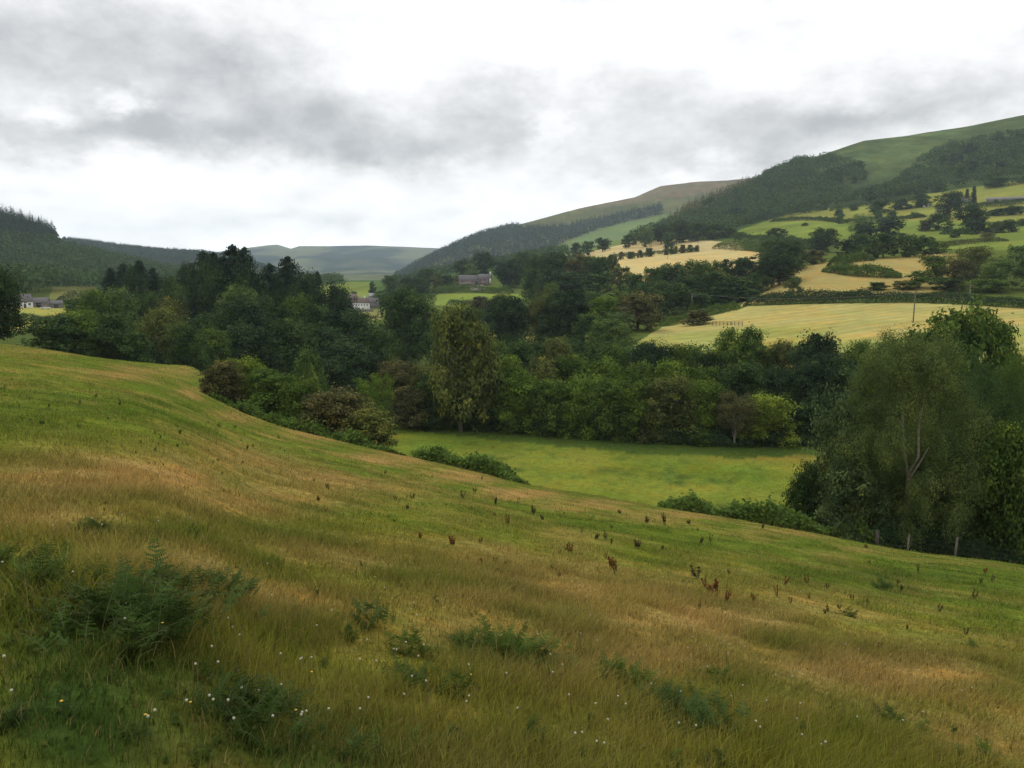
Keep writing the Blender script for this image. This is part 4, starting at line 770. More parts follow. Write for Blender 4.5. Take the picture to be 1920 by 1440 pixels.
def house(root, x0, x1, D, He, Hr, wall, roof, y0=0, wins=(), doors=(), chim=(), base=-1.5, chmat=None):
    xm = (x0 + x1) / 2; Lx = x1 - x0; m = MB(); m.box((xm, y0 + D / 2, (He + base) / 2), (Lx, D, He - base))
    for xx in (x0 + .01, x1 - .21):
        m.add([[xx, y0 + .01, He], [xx, y0 + D - .01, He], [xx, y0 + D / 2, Hr], [xx + .2, y0 + .01, He], [xx + .2, y0 + D - .01, He], [xx + .2, y0 + D / 2, Hr]], [[0, 2, 1], [3, 4, 5]]); m.add([[xx, y0 + .01, He], [xx, y0 + D / 2, Hr], [xx + .2, y0 + D / 2, Hr], [xx + .2, y0 + .01, He]], [[0, 1, 2, 3]])
    m.build('wall', wall, root)
    t = .18; e = .35; m = MB(); ov = .4
    for sgn in (-1, 1):
        ye = y0 + D / 2 + sgn * (D / 2 + ov); ze = He - (Hr - He) * ov / (D / 2)
        a = [[x0 - e, ye, ze + .04], [x1 + e, ye, ze + .04], [x1 + e, y0 + D / 2, Hr + .04], [x0 - e, y0 + D / 2, Hr + .04]]; b = [[p[0], p[1], p[2] + t] for p in a]
        m.add(a + b, [[0, 1, 2, 3], [4, 5, 6, 7], [0, 1, 5, 4], [1, 2, 6, 5], [3, 0, 4, 7]])
    rf = m.build('roof', roof, root)
    for cx in chim:
        c = MB(); c.box((cx, y0 + D / 2, Hr + .5), (.9, .8, 2.2)); c.box((cx, y0 + D / 2, Hr + 1.66), (1.05, .95, .12)); c.tube([[cx, y0 + D / 2, Hr + 1.7], [cx, y0 + D / 2, Hr + 2.1]], .15, 6); c.build('chimney', chmat or wall, rf)
    for (wx, wz, ww, wh) in wins:
        f = MB().box((wx, y0 - .03, wz), (ww, .08, wh)).build('window', M_DARKWIN, root); MB().box((wx, y0 - .09, wz - wh / 2 - .06), (ww + .2, .16, .1)).build('sill', wall, f)
    for (wx, ww, wh) in doors: MB().box((wx, y0 - .03, wh / 2), (ww, .07, wh)).build('door', M_DARKWIN, root)
    return rf
# white farmhouse
rt = face_root('farmhouse', 671, 560, .12); tag(rt, 'long white farmhouse with brown tiled roof and two rows of windows', 'farmhouse')
house(rt, -8.6, 8.6, 6.5, 5.6, 8.4, M_WHITE, M_TILE, wins=[(-6.6 + 1.9 * k, 3.9, .8, 1.0) for k in range(8)] + [(-6 + 2.4 * k, 1.5, .8, 1.1) for k in (0, 1, 3, 4)], doors=[(-.4, 1, 2)], chim=(-6.5, 5.5))
MB().tube([[8.3, 1, 0], [8.3, 1, .1]], .1).build('drainpipe', M_WIRE, rt)
rt = face_root('outbuilding', 651, 556, .12); tag(rt, 'small low white outbuilding half hidden left of the white farmhouse', 'outbuilding'); house(rt, -2.5, 2.5, 4, 2.4, 3.9, M_WHITE, M_SLATE, wins=[(-1, 1.3, .7, .7)], doors=[(1.2, .9, 1.9)])
rt = face_root('barn', 661, 585, .5); tag(rt, 'red roofed barn rising behind the white farmhouse', 'barn'); house(rt, -6, 6, 9, 6.5, 9.8, M_STONE, M_TILE, doors=[(0, 3, 4)])
rt = face_root('barn', 692, 590, -.35); tag(rt, 'grey roofed stone barn behind the right end of the white farmhouse', 'barn'); house(rt, -7, 6, 9, 4.5, 7.2, M_GREYST, M_SLATE, doors=[(0, 3, 4)])
rt = face_root('shed', 706, 640, -.2); tag(rt, 'pale roofed shed in the trees up the lane from the white farmhouse', 'shed'); house(rt, -6, 5, 10, 5.5, 7.5, M_GREYST, M_TIN, doors=[(0, 3, 3)])
w = MB(); p = [hit(u, 584, 420) for u in (652, 665, 680, 700)]
for a, b in zip(p[:-1], p[1:]):
    dx, dy = b[0] - a[0], b[1] - a[1]; w.box(((a[0] + b[0]) / 2, (a[1] + b[1]) / 2, (a[2] + b[2]) / 2 + .5), (math.hypot(dx, dy), .5, 2.2), math.atan2(dy, dx))
tag(w.build('stone_wall', M_GREYST), 'low stone garden wall in front of the white farmhouse', 'wall')
# stone farm
rt = face_root('stone_farmhouse', 909, 612, -.12); tag(rt, 'pinkish stone farmhouse with white chimney at the right end of the range', 'farmhouse')
house(rt, -4.8, 4.6, 7, 5.4, 8.4, M_STONE, M_SLATE, wins=[(-2.8, 4, .9, 1), (.2, 4, .9, 1), (3, 4, .9, 1), (-2.8, 1.5, .9, 1.1), (3, 1.5, .9, 1.1)], doors=[(.2, 1, 2.1)], chim=(4.1,), chmat=M_WHITE)
MB().box((4.3, -.25, 3.4), (.9, .12, 3.6)).build('whitewashed_corner', M_WHITE, rt)
rt = face_root('stone_barn', 881, 612, .04); tag(rt, 'long stone barn with plain slate roof left of the stone farmhouse', 'barn')
house(rt, -8, 7, 7.5, 4.8, 8.0, M_STONE, M_SLATE, wins=[(-5.5, 3.2, .9, .9), (2.2, 3.2, .8, .8)], doors=[(5.2, 2.6, 3.6), (-1, 1.5, 2.4)])
rt = face_root('open_shed', 873, 600, .04); tag(rt, 'low lean-to shed with white roof edge in front of the stone barn', 'shed')
MB().box((0, 2, 1.2), (8, 4, 2.6)).build('wall', M_GREYST, rt); MB().box((0, 1.8, 2.72), (9, 5, .35)).build('roof', M_TIN, rt)
def car(u, r, label, mat, yaw=0):
    rt = face_root('parked_car', u, r, yaw); tag(rt, label, 'car'); m = MB().box((0, 0, .62), (4.2, 1.7, .6)); m.box((-1.85, 0, .75), (.3, 1.6, .3)); m.build('body', mat, rt)
    c = MB().add([[-1.2, -.75, .93], [1.0, -.75, .93], [1.0, .75, .93], [-1.2, .75, .93], [-.8, -.62, 1.45], [.5, -.62, 1.45], [.5, .62, 1.45], [-.8, .62, 1.45]], [[4, 5, 6, 7], [0, 1, 5, 4], [1, 2, 6, 5], [2, 3, 7, 6], [3, 0, 4, 7]]); c.build('cabin', M_DARKWIN, rt); MB().box((-.15, 0, 1.47), (1.3, 1.2, .05)).build('roof_panel', mat, rt)
    for wx in (-1.35, 1.35):
        for wy in (-.8, .8): MB().tube([[wx, wy - .1, .33], [wx, wy + .1, .33]], .33, 10).build('wheel', M_TYRE, rt)
car(878, 592, 'white car parked beside the lean-to shed of the stone farm', M_CARW, .1)
yp = [hit(u, v, 520) for u, v in [(884, 545), (908, 544), (912, 538), (905, 534.5), (886, 534.5), (878, 537)]]
yv = [(a, b, float(gz(a, b)) + .25) for a, b, c in yp]; c0 = np.mean(yv, 0)
tag(link('farmyard', np_mesh('farmyard', yv + [c0], np.array([[i, (i + 1) % 6, 6] for i in range(6)])), M_YARD), kind='structure')
# left farm
rt = face_root('cottage', 45, 452, .25); tag(rt, 'white walled cottage with grey slate roof at the far left', 'cottage'); house(rt, -6, 4.5, 6, 3.2, 6.4, M_WHITE, M_SLATE, wins=[(-4.5, 1.8, 1.4, 1), (-1.5, 1.8, 1, 1), (3, 1.8, 1, 1)], doors=[(1, 1, 2)], chim=(-5,), chmat=M_GREYST)
rt = face_root('barn', 75, 460, -.15); tag(rt, 'low brown stone barn right of the far left cottage', 'barn'); house(rt, -4, 4, 6, 2.6, 4.6, M_STONE, M_SLATE, doors=[(0, 2, 2.2)])
rt = face_root('shed', 99, 462, .1); tag(rt, 'long low grey shed at the edge of the left field', 'shed'); house(rt, -5, 5, 5, 2, 3.4, M_GREYST, M_SLATE, doors=[(2, 2, 1.9)])
car(87, 448, 'white car parked in front of the barns at the far left', M_CARW, -.1)
# hillside house and long shed
rt = face_root('white_house', 1797, 0, .1, v=383, rmin=600); tag(rt, 'white gabled house with two cypresses high on the right hill', 'house')
house(rt, -6, 3, 7, 4.2, 7, M_WHITE, M_SLATE, wins=[(-4.5, 2.4, 1, 1.1), (-1.8, 2.4, 1, 1.1)], doors=[(.5, 1, 2)], chim=(-5.2,)); house(rt, 3.3, 7.5, 5, 3, 5, M_WHITE, M_SLATE, y0=.5, wins=[(5, 1.8, 1, 1)])
rt = face_root('long_shed', 1893, 0, .02, v=379, rmin=600); tag(rt, 'very long grey roofed farm shed at the right edge of the hill', 'shed'); house(rt, -17, 22, 12, 2.8, 4.8, M_GREYST, M_GREYST, doors=[(-10, 3, 2.6), (5, 3, 2.6)], wins=[(-4, 1.9, 2, .8), (12, 1.9, 2, .8)])
rt = face_root('shed', 1737, 0, .2, v=388, rmin=600); tag(rt, 'small pale roofed shed left of the dark round tree on the hill', 'shed'); house(rt, -2.5, 2.5, 4, 2.4, 3.8, M_WHITE, M_TIN, doors=[(0, 1.2, 2)])
# ------------------------------------------------------------------ poles, cables, fences
POLES = []
def pole(u, vt, vb, rmin, label, arm=True, mat=None, sd=.16):
    x, y, z = hit(u, vb, rmin); r = math.hypot(x, y); d = pdir(u, vt); H = d[2] / math.hypot(d[0], d[1]) * r - z; rt = link('utility_pole', None, loc=(x, y, z)); rt.rotation_euler = (0, 0, -math.atan2(x, y)); tag(rt, label, 'pole', 'utility poles in the valley')
    MB().tube([[0, 0, -.5], [.03, 0, H]], [sd, sd * .75], 8).build('post', mat or M_WOODG, rt)
    if arm:
        a = MB().box((0, -.18, H - .35), (1.7, .12, .14)).build('crossarm', M_WOODG, rt)
        for k in (-.75, 0, .75): MB().tube([[k, -.18, H - .29], [k, -.18, H - .02]], .06, 6).build('insulator', M_WIRE, a)
    POLES.append((x, y, z + H - .05)); return rt
pole(1712, 548, 605, 180, 'tall wooden utility pole standing in the mown field', sd=.17)
pole(1296, 550, 596, 200, 'grey utility pole rising from the bush at the mown field corner', mat=M_PALE)
pole(1252, 465, 486, 420, 'utility pole standing alone in the straw field')
pole(1309, 443, 464, 600, 'faint utility pole before the dark wood above the straw fields')
pole(1817, 534, 568, 230, 'pale utility pole among the trees over the right hedge', arm=False, mat=M_PALE)
pole(852, 516, 533, 520, 'pale pole left of the lean-to shed at the stone farm', arm=False, mat=M_PALE, sd=.2)
pole(988, 510, 532, 420, 'thin pole between the dark trees right of the stone farm', arm=False, mat=M_PALE, sd=.18)
pole(845, 566, 575, 330, 'short pale pole at the edge of the small valley field', arm=False, mat=M_PALE, sd=.2)
def cable(a, b, sag, label):
    a = np.array(a); b = np.array(b); t = np.linspace(0, 1, 17)[:, None]; m = MB()
    for k in (-.6, .6): m.tube(a + (b - a) * t + np.array([0, 0, -1]) * sag * 4 * t * (1 - t) + [0, k, 0], .022, 4)
    tag(m.build('overhead_cable', M_WIRE), label, 'cable', 'overhead cables')
cable(POLES[1], POLES[0], 1.6, 'overhead cable from the hedge corner pole to the mown field pole')
e = at_r(2150, 215); cable(POLES[0], (e[0], e[1], POLES[0][2] - 1), 1.2, 'overhead cable leaving the mown field pole to the right edge')
x, y, z = hit(1336, 610, 180); x2, y2, z2 = hit(1392, 611, 180); rt = link('wooden_fence', None, loc=(x, y, z)); tag(rt, 'short post and rail fence beside the hawthorn in the mown field', 'fence')
n = 9
for k in range(n): t = k / (n - 1); MB().box(((x2 - x) * t, (y2 - y) * t, (z2 - z) * t + .5), (.14, .14, 1.3)).build('post', M_WOODG, rt)
for hgt in (.45, .75, 1.05): MB().tube([[0, -.09, hgt], [x2 - x, y2 - y - .09, z2 - z + hgt]], .05, 5).build('rail', M_WOODG, rt)
FP = []
for u, vt, vb, lab in [(1675, 998, 1036, 'thick dark'), (1735, 1008, 1042, 'slim grey'), (1829, 1014, 1052, 'pale grey')]:
    r = 57.2; x, y, z = at_r(u, r); d = pdir(u, vt); H = d[2] / math.hypot(d[0], d[1]) * r - z; s_ = .17 if lab[0:2] == 'th' else .11; rt = link('fence_post', None, loc=(x, y, z)); rt.rotation_euler = (.02, .03, u)
    tag(rt, f'{lab} wooden fence post at the pasture edge under the right trees', 'fence post', 'fence posts under the right trees'); m = MB().box((0, 0, H / 2 - .2), (s_, s_, H + .4)); m.add([[-s_ / 2, -s_ / 2, H], [s_ / 2, -s_ / 2, H], [s_ / 2, s_ / 2, H], [-s_ / 2, s_ / 2, H], [0, 0, H + .06]], [[0, 1, 4], [1, 2, 4], [2, 3, 4], [3, 0, 4]]); m.build('post', M_WOODD if u < 1700 else M_WOODG, rt); MB().tube([[-s_ * .52, 0, H - .25], [s_ * .52, 0, H - .25]], .012, 4).build('staple', M_WIRE, rt); FP.append((x, y, z, H))
for hh in (.35, .7, 1.0):
    m = MB(); pts = [(a, b, c + hh) for a, b, c, _ in FP]; e = at_r(1960, 58.5); m.tube(pts + [(e[0], e[1], e[2] + hh)], .006, 4); tag(m.build('fence_wire', M_WIRE), {.35: 'lowest', .7: 'middle', 1.0: 'top'}[hh] + ' wire strung between the posts under the right trees', 'wire', 'fence wires')
# ------------------------------------------------------------------ sheep
M_WOOL = solid_mat('wool', (.55, .51, .42), 8, .25, 1); M_FACE = solid_mat('sheep_face', (.5, .47, .42), 3, .1)
def sheep(u, v, yaw, label, graze):
    x, y, z = hit(u, v, 260); rt = link('sheep', None, loc=(x, y, z)); rt.rotation_euler = (0, 0, yaw); tag(rt, label, 'sheep', 'sheep in the valley field')
    m = MB(); m.tube([[-.5, 0, .62], [-.42, 0, .66], [-.1, 0, .68], [.25, 0, .68], [.48, 0, .7]], [.12, .25, .29, .27, .16], 10)
    hz = .3 if graze else .95; m.tube([[.42, 0, .7], [.62, 0, (hz + .7) / 2 + .05], [.72, 0, hz]], [.15, .12, .09], 8); m.tube([[.68, 0, hz + .03], [.9, 0, hz - .08]], [.09, .05], 7)
    for a in (-.35, .35):
        for b in (-.13, .13): m.tube([[a, b, .55], [a + .02, b, .28], [a, b, 0]], [.07, .045, .04], 6)
    m.tube([[-.5, 0, .66], [-.58, 0, .45]], [.05, .03], 5)
    for b in (-.1, .1): m.tube([[.68, b * .6, hz + .05], [.64, b * 1.7, hz + .05]], [.03, .015], 5)
    m.build('body', M_WOOL, rt, True)
for i, (u, v, gzg) in enumerate([(986, 597, 1), (991, 599, 0), (996, 596, 1), (1001, 598, 1), (1006, 603, 1), (989, 604, 1), (1000, 612, 1), (1009, 610, 0)]):
    sheep(u, v, i * 1.9, f'{"grazing" if gzg else "standing"} cream sheep, {ORD[i]} in the flock left of the oaks', gzg)

# ------------------------------------------------------------------ near plants
M_STEM = solid_mat('dry_stem', (.10, .10, .045), 8, .3); M_HEAD = solid_mat('seed_fluff', (.40, .38, .29), 20, .15); M_YEL = solid_mat('yellow_petal', (.65, .42, .03), 20, .1)
def frond(m_v, m_f, m_c, g, L_, dirn, arch, base, tint):
    n = 15; t = np.linspace(.15, 1, n); side = np.array([-dirn[1], dirn[0], 0]); up = np.array([0, 0, 1.]); C = []; Nn = []; S = []
    def pt(q): return base + dirn * (L_ * (q * .35 + q * q * .55 * arch)) + up * (L_ * (q * .95 - q * q * .45 * arch))
    q_ = np.linspace(0, 1, 7); tube_pts = [pt(q) for q in q_]
    V_ = []; F_ = []
    for tt in t:
        w = L_ * .34 * (1 - tt) ** .8 * min(1, (tt - .05) * 5) * g.uniform(.75, 1.2); tt = tt + g.normal() * .012; a = pt(tt); tan = pt(min(tt + .05, 1.05)) - pt(tt - .05); tan /= np.linalg.norm(tan) + 1e-9; nrm = np.cross(side, tan); nrm /= np.linalg.norm(nrm) + 1e-9
        for sd in (-1, 1):
            d = side * sd * .9 + tan * g.uniform(.1, .6) - up * g.uniform(-.1, .45) + g.normal(size=3) * .14; d /= np.linalg.norm(d); k = 5
            for j in range(k):
                s0 = w * j / k; s1 = w * (j + 1) / k; hw = w * .17 * (1 - j / k * .8) + L_ * .008; c0_ = a + d * s0; c1_ = a + d * s1; drop = -up * (w * .12 * (j / k) ** 2); mid = (c0_ + c1_) / 2 + drop
                b = len(V_); V_ += [c0_ + drop, mid + tan * hw, c1_ + drop, mid - tan * hw]; F_.append([b, b + 1, b + 2, b + 3])
    b0 = sum(len(x) for x in m_v); m_v.append(np.array(V_)); m_f.append(np.array(F_) + b0); n_ = len(V_); sh = tint * (1 + g.normal(0, .12, n_ // 4)); m_c.append(np.repeat(shade_col(sh, g.normal(0, .08, n_ // 4)), 4, 0)); return tube_pts
def bracken_proto(seed, nf, spread=.25, arch=.9):
    g = np.random.default_rng(seed); V_, F_, C_ = [], [], []; st = MB()
    for k in range(nf):
        a = g.random() * 6.283; d = np.array([math.cos(a), math.sin(a), 0]); b = np.array([g.normal() * spread, g.normal() * spread, -.02]); tp = frond(V_, F_, C_, g, g.uniform(.16, .5), d, g.uniform(.3, 1.2) * arch, b + np.array([0, 0, max(0, g.uniform(-.1, .42) - 1.0 * math.hypot(b[0], b[1]))]), 1 + g.normal() * .15); st.tube(tp, [.0035, .003, .003, .0025, .002, .0015, .001], 4)
    return np_mesh('fronds', np.concatenate(V_), np.concatenate(F_), col=np.concatenate(C_)), st.mesh('stems', True)
BR = [bracken_proto(s_, n_, sp) for s_, n_, sp in [(1, 190, .30), (2, 110, .26), (3, 56, .2), (4, 24, .12), (5, 12, .08)]]
BTC = [lc(60, 78, 38), lc(58, 75, 32), lc(70, 87, 36), lc(52, 68, 32)]
SPOTS = [  # column, row of the base, height in pixels, which, what it looks like / where it stands
 (225, 1192, 150, 0, 'largest bluish bracken clump in the left foreground'), (85, 1118, 90, 0, 'dark bracken clump at left, left of the largest one'), (20, 1082, 90, 1, 'bracken clump touching the left edge of the photo'),
 (290, 1120, 80, 1, 'bracken just behind the largest clump at left'), (330, 1195, 80, 2, 'low spreading bracken at the right foot of the largest clump'), (172, 1002, 45, 1, 'small bracken clump high up at left, behind the others'), (126, 1045, 42, 3, 'single upright bracken shoot above the left clumps'),
 (150, 1150, 70, 2, 'bracken between the two biggest clumps at left'), (400, 1118, 75, 1, 'bracken clump right of the largest one, at left'), (440, 1125, 50, 2, 'smaller bracken touching the clump right of the largest'), (360, 1002, 26, 3, 'tiny bracken sprig alone in the brown grass at left'),
 (438, 1352, 105, 1, 'dense feathery bracken clump near the bottom, left of centre'), (572, 1395, 60, 3, 'bracken shoot near the bottom beside seed heads'), (385, 1275, 50, 3, 'small bracken shoot above the dense feathery clump'), (510, 1062, 28, 3, 'small bracken sprig in tan grass, left of centre'), (592, 1118, 30, 4, 'thin bracken sprig alone in tan grass'),
 (688, 1170, 55, 2, 'bracken patch left of the central clumps'), (655, 1200, 40, 3, 'dark little bracken left of the central patch'), (770, 1225, 60, 2, 'pale bracken in the central foreground'), (818, 1132, 26, 4, 'lone dark bracken sprig above the central clumps'), (760, 1290, 60, 2, 'loose bracken below the pale central one'),
 (895, 1230, 65, 1, 'bracken forming the left part of the central clump'), (955, 1250, 80, 0, 'biggest bracken clump in the centre foreground'), (1015, 1256, 60, 2, 'bracken forming the right part of the central clump'), (985, 1182, 26, 4, 'tiny bracken behind the central clump'), (850, 1300, 55, 2, 'sparse bracken in front of the central clump'),
 (1150, 1285, 70, 1, 'bracken clump right of the central one'), (1255, 1350, 80, 1, 'wide bracken clump below right of centre'), (1310, 1375, 80, 1, 'bluish bracken right of the wide clump'), (1215, 1330, 55, 2, 'low bracken left of the wide clump'), (780, 1410, 60, 3, 'bracken shoot at the bottom centre'), (1000, 1385, 50, 3, 'weak bracken shoot at the bottom, right of centre'),
 (670, 1425, 60, 2, 'bracken at the bottom edge, left of centre'), (1558, 1350, 38, 3, 'small dark bracken at lower right, upper of two together'), (1598, 1368, 38, 3, 'small dark bracken at lower right, lower of two together'), (1505, 1392, 46, 3, 'upright small bracken left of the two together'), (1632, 1418, 36, 4, 'tiny bracken low at right'),
 (1788, 1430, 42, 3, 'small dark bracken near the bottom right, left one'), (1840, 1435, 60, 3, 'taller dark bracken near the bottom right corner'), (1445, 1325, 30, 4, 'thin bracken sprig among seed heads at lower right'), (1655, 1105, 26, 2, 'low bluish plant patch on the green slope at right'), (1590, 1155, 22, 2, 'flat bluish plant patch on the slope, lower right of centre'), (1820, 1215, 20, 2, 'faint bluish patch near the right edge'), (1345, 1440, 50, 3, 'bracken cut by the bottom edge right of centre')]
for i, (u, v, hp, k, lab) in enumerate(SPOTS):
    x, y, z = hit(u, v); d = pdir(u, v); dist = math.hypot(x, y) / math.hypot(d[0], d[1]); H = hp * dist / FPX * 1.05; rt = link('bracken_plant', None, loc=(x, y, z)); rt.rotation_euler = (0, 0, rnd.random() * 6.28); rt.scale = (H / .6,) * 3
    tag(rt, lab, 'bracken', 'bracken plants in the foreground'); o = link('fronds', BR[k][0], M_FERN, rt); c = BTC[i % 4]; o.color = c; link('stems', BR[k][1], M_STEM, rt)
gb = np.random.default_rng(33); nb = 0
while nb < 46:
    u, v = gb.uniform(0, 1920), gb.uniform(1040, 1440)
    if not inpoly(np.array([u]), np.array([v]), [(0, 1210), (330, 1130), (620, 1120), (1000, 1190), (1500, 1310), (1920, 1400), (1920, 1460), (0, 1460)])[0]: continue
    if any(abs(u - q[0]) < 45 and abs(v - q[1]) < 40 for q in SPOTS): continue
    x, y, z = hit(u, v); d = pdir(u, v); dist = math.hypot(x, y) / math.hypot(d[0], d[1]); H = gb.uniform(20, 46) * (v / 1300) * dist / FPX; k = 3 + nb % 2 if nb % 5 else 2
    rt = link('bracken_plant', None, loc=(x, y, z)); rt.rotation_euler = (gb.normal() * .15, gb.normal() * .15, gb.random() * 6.28); rt.scale = (H / .6 * gb.uniform(.9, 1.5), H / .6 * gb.uniform(.9, 1.5), H / .6)
    tag(rt, 'small loose bracken sprig sunk in the foreground grass', 'bracken', 'small bracken sprigs'); o = link('fronds', BR[k][0], M_FERN, rt); o.color = BTC[nb % 4]; link('stems', BR[k][1], M_STEM, rt); nb += 1
# dock stalks
def dock_proto(seed, n):
    g = np.random.default_rng(seed); m = MB(); V_, S_ = [], []
    for k in range(n):
        a = g.random() * 6.28; l = g.uniform(.6, 1); b = np.array([g.normal() * .05, g.normal() * .05, 0]); tip = b + [math.cos(a) * .14, math.sin(a) * .14, l]; m.tube([b, (b + tip) / 2 + [0, 0, .03], tip], [.012, .009, .004], 4)
        q = g.uniform(.35, 1, 34); V_.append(b + (tip - b) * q[:, None] + g.normal(size=(34, 3)) * .022); S_.append(np.full(34, .10))
    c = np.concatenate(V_); v, f = leaf_quads(c, unit(g.normal(size=c.shape)), np.concatenate(S_), g, .6); me1 = np_mesh('seed_spikes', v, f, col=np.repeat(shade_col(1 + g.normal(0, .2, len(c)), g.normal(0, .1, len(c))), 4, 0))
    lf = MB()
    for k in range(6):
        a = g.random() * 6.28; d = np.array([math.cos(a), math.sin(a), 0]); s_ = np.array([-d[1], d[0], 0]); lf.add([[0, 0, .02], d * .12 + s_ * .04 + [0, 0, .12], d * .26 + [0, 0, .13], d * .12 - s_ * .04 + [0, 0, .12]], [[0, 1, 2, 3]])
    return me1, m.mesh('stalks', True), lf.mesh('leaves', col=np.ones((24, 3)))
DK = [dock_proto(11, 5), dock_proto(12, 3), dock_proto(13, 8)]
def dock(u, v, hp, kind, j):
    x, y, z = hit(u, v); d = pdir(u, v); dist = math.hypot(x, y) / math.hypot(d[0], d[1]); H = 1.12 * hp * dist / FPX; rt = link('dock_plant', None, loc=(x, y, z - .02)); rt.rotation_euler = (rnd.uniform(-.22, .22), rnd.uniform(-.22, .22), rnd.random() * 6.28); k_ = rnd.uniform(.8, 1.5); rt.scale = (H * k_, H * k_, H * rnd.uniform(.75, 1.1))
    lab, cc = {'r': ('reddish brown dried dock stalks on the pasture slope', lc(98, 64, 40)), 'd': ('dark brown dock stalks on the pasture slope', lc(70, 60, 42)), 'g': ('dark green weed tuft on the upper pasture at left', lc(66, 82, 42))}[kind]
    tag(rt, lab, 'dock' if kind != 'g' else 'weed', {'r': 'reddish dock stalks', 'd': 'dark dock stalks', 'g': 'green weed tufts'}[kind]); p = DK[j % 3]; o = link('seed_spikes', p[0], M_FERN, rt); o.color = cc; link('stalks', p[1], M_STEM, rt); o = link('leaves', p[2], M_FERN, rt); o.color = lc(78, 92, 44)
DS = [(930, 948, 22, 'd'), (950, 985, 26, 'r'), (1000, 965, 22, 'd'), (1118, 1012, 18, 'd'), (1136, 1012, 18, 'd'), (1197, 1028, 20, 'd'), (1314, 1022, 20, 'd'), (1332, 1018, 18, 'd'), (1212, 980, 18, 'd'), (1246, 985, 26, 'd'), (1310, 1085, 34, 'd'), (1338, 1115, 34, 'r'), (1360, 1128, 28, 'r'), (1322, 1105, 24, 'r'), (1150, 1065, 28, 'r'), (1070, 1040, 26, 'r'), (1050, 1040, 16, 'r'),
      (1036, 1072, 16, 'd'), (1048, 1080, 14, 'd'), (1456, 1118, 24, 'r'), (1412, 1128, 22, 'r'), (1550, 1103, 16, 'd'), (1515, 1095, 18, 'r'), (850, 1022, 22, 'r'), (900, 1018, 14, 'd'), (928, 1058, 14, 'd'), (948, 1062, 12, 'd'), (775, 935, 16, 'd'), (868, 935, 20, 'd'), (616, 918, 14, 'd'), (722, 890, 10, 'd'), (1645, 1220, 24, 'r'), (1432, 1178, 14, 'r'), (1598, 1125, 14, 'd'), (1810, 1190, 20, 'd'), (1700, 1180, 14, 'r'), (890, 925, 16, 'd'), (970, 945, 16, 'd'), (1018, 975, 14, 'd')]
g_ = np.random.default_rng(8)
while len(DS) < 92:
    u = g_.uniform(560, 1900); v = g_.uniform(880, 1180)
    if v < 890 + max(0, (u - 900)) * .19 or (v > 1080 and u < 1250): continue
    DS.append((u, v, g_.uniform(8, 17) * (v / 1000) ** 2, 'd' if g_.random() < .6 else 'r'))
for i in range(64):
    u = g_.uniform(0, 560); v = g_.uniform(715 + u * .12, 860 + u * .1); DS.append((u, v, g_.uniform(5, 11), 'g'))
for i, (u, v, hp, k) in enumerate(DS): dock(u, v, hp, k, i)
# dandelion clocks and yellow flowers
def head_meshes(seed):
    g = np.random.default_rng(seed); m = MB().ball((0, 0, 1), .075, 10, 8); hd = m.mesh('seed_head', True); st = MB().tube([[.06, .03, 0], [.02, .02, .5], [0, 0, .96]], .011, 4).mesh('stem', True); fl = MB()
    for k in range(9):
        a = k / 9 * 6.283; c, s_ = math.cos(a), math.sin(a); fl.add([[0, 0, 1], [c * .05 - s_ * .02, s_ * .05 + c * .02, 1.01], [c * .09, s_ * .09, 1], [c * .05 + s_ * .02, s_ * .05 - c * .02, 1.01]], [[0, 1, 2, 3]])
    return hd, st, fl.mesh('petals')
HD = head_meshes(1)
FL = [(17, 1282, 11), (395, 1360, 9), (405, 1366, 6), (568, 1388, 9), (556, 1400, 8), (580, 1392, 7), (376, 1300, 7), (407, 1256, 7), (341, 1378, 8), (527, 1273, 6), (567, 1280, 5), (578, 1280, 5), (707, 1279, 7), (746, 1260, 6), (876, 1286, 6), (799, 1313, 8), (875, 1348, 7), (683, 1356, 7), (752, 1343, 6), (1072, 1412, 10), (1112, 1432, 9), (1090, 1425, 7), (1127, 1438, 7), (1003, 1218, 6), (1018, 1234, 6), (1030, 1260, 5), (1309, 1396, 8), (1422, 1390, 8), (1425, 1398, 6), (1551, 1428, 9), (1543, 1436, 7), (1482, 1300, 6), (1491, 1288, 5), (1695, 1384, 6), (1456, 1294, 5), (1160, 1344, 5), (1174, 1356, 5), (1377, 1340, 5)]
while len(FL) < 135:
    u = g_.uniform(0, 1920); v = 985 + 440 * g_.random() ** .9
    if v < 985 + max(0, u - 600) * .13: continue
    FL.append((u, v, 2.2 + (v - 980) / 440 * 4 * g_.uniform(.7, 1.2)))
def flower(u, v, dp, yel):
    x, y, z = hit(u, v + dp * 1.5); d = pdir(u, v); dist = math.hypot(x, y) / math.hypot(d[0], d[1]); D_ = .54 * dp * dist / FPX; D_ = min(max(D_, .013), .045); H = D_ / .15 * 1.0
    rt = link('hawkbit_flower' if yel else 'dandelion_clock', None, loc=(x, y, z)); hz = max(.18, min(.30, H)); rt.rotation_euler = (rnd.uniform(-.15, .15), rnd.uniform(-.15, .15), rnd.random() * 6)
    tag(rt, 'small yellow flower in the foreground grass' if yel else 'white dandelion seed head dotting the foreground grass', 'flower', 'yellow flowers in the grass' if yel else 'dandelion seed heads in the grass')
    if yel: o = link('petals', HD[2], M_YEL, rt); o.scale = (H, H, hz * 1.02)
    else:
        o = link('seed_head', HD[0], M_HEAD, rt); o.scale = (H, H, H); o.location = (0, 0, hz - H)
    o = link('stem', HD[1], M_STEM, rt); o.scale = (H * .8, H * .8, hz)
for i, f in enumerate(FL): flower(*f, False)
for u, v, dp in [(115, 1378, 9), (363, 1384, 6), (272, 1412, 7), (557, 1392, 6), (580, 1305, 7), (300, 1224, 5), (890, 1310, 4)]: flower(u, v, dp, True)

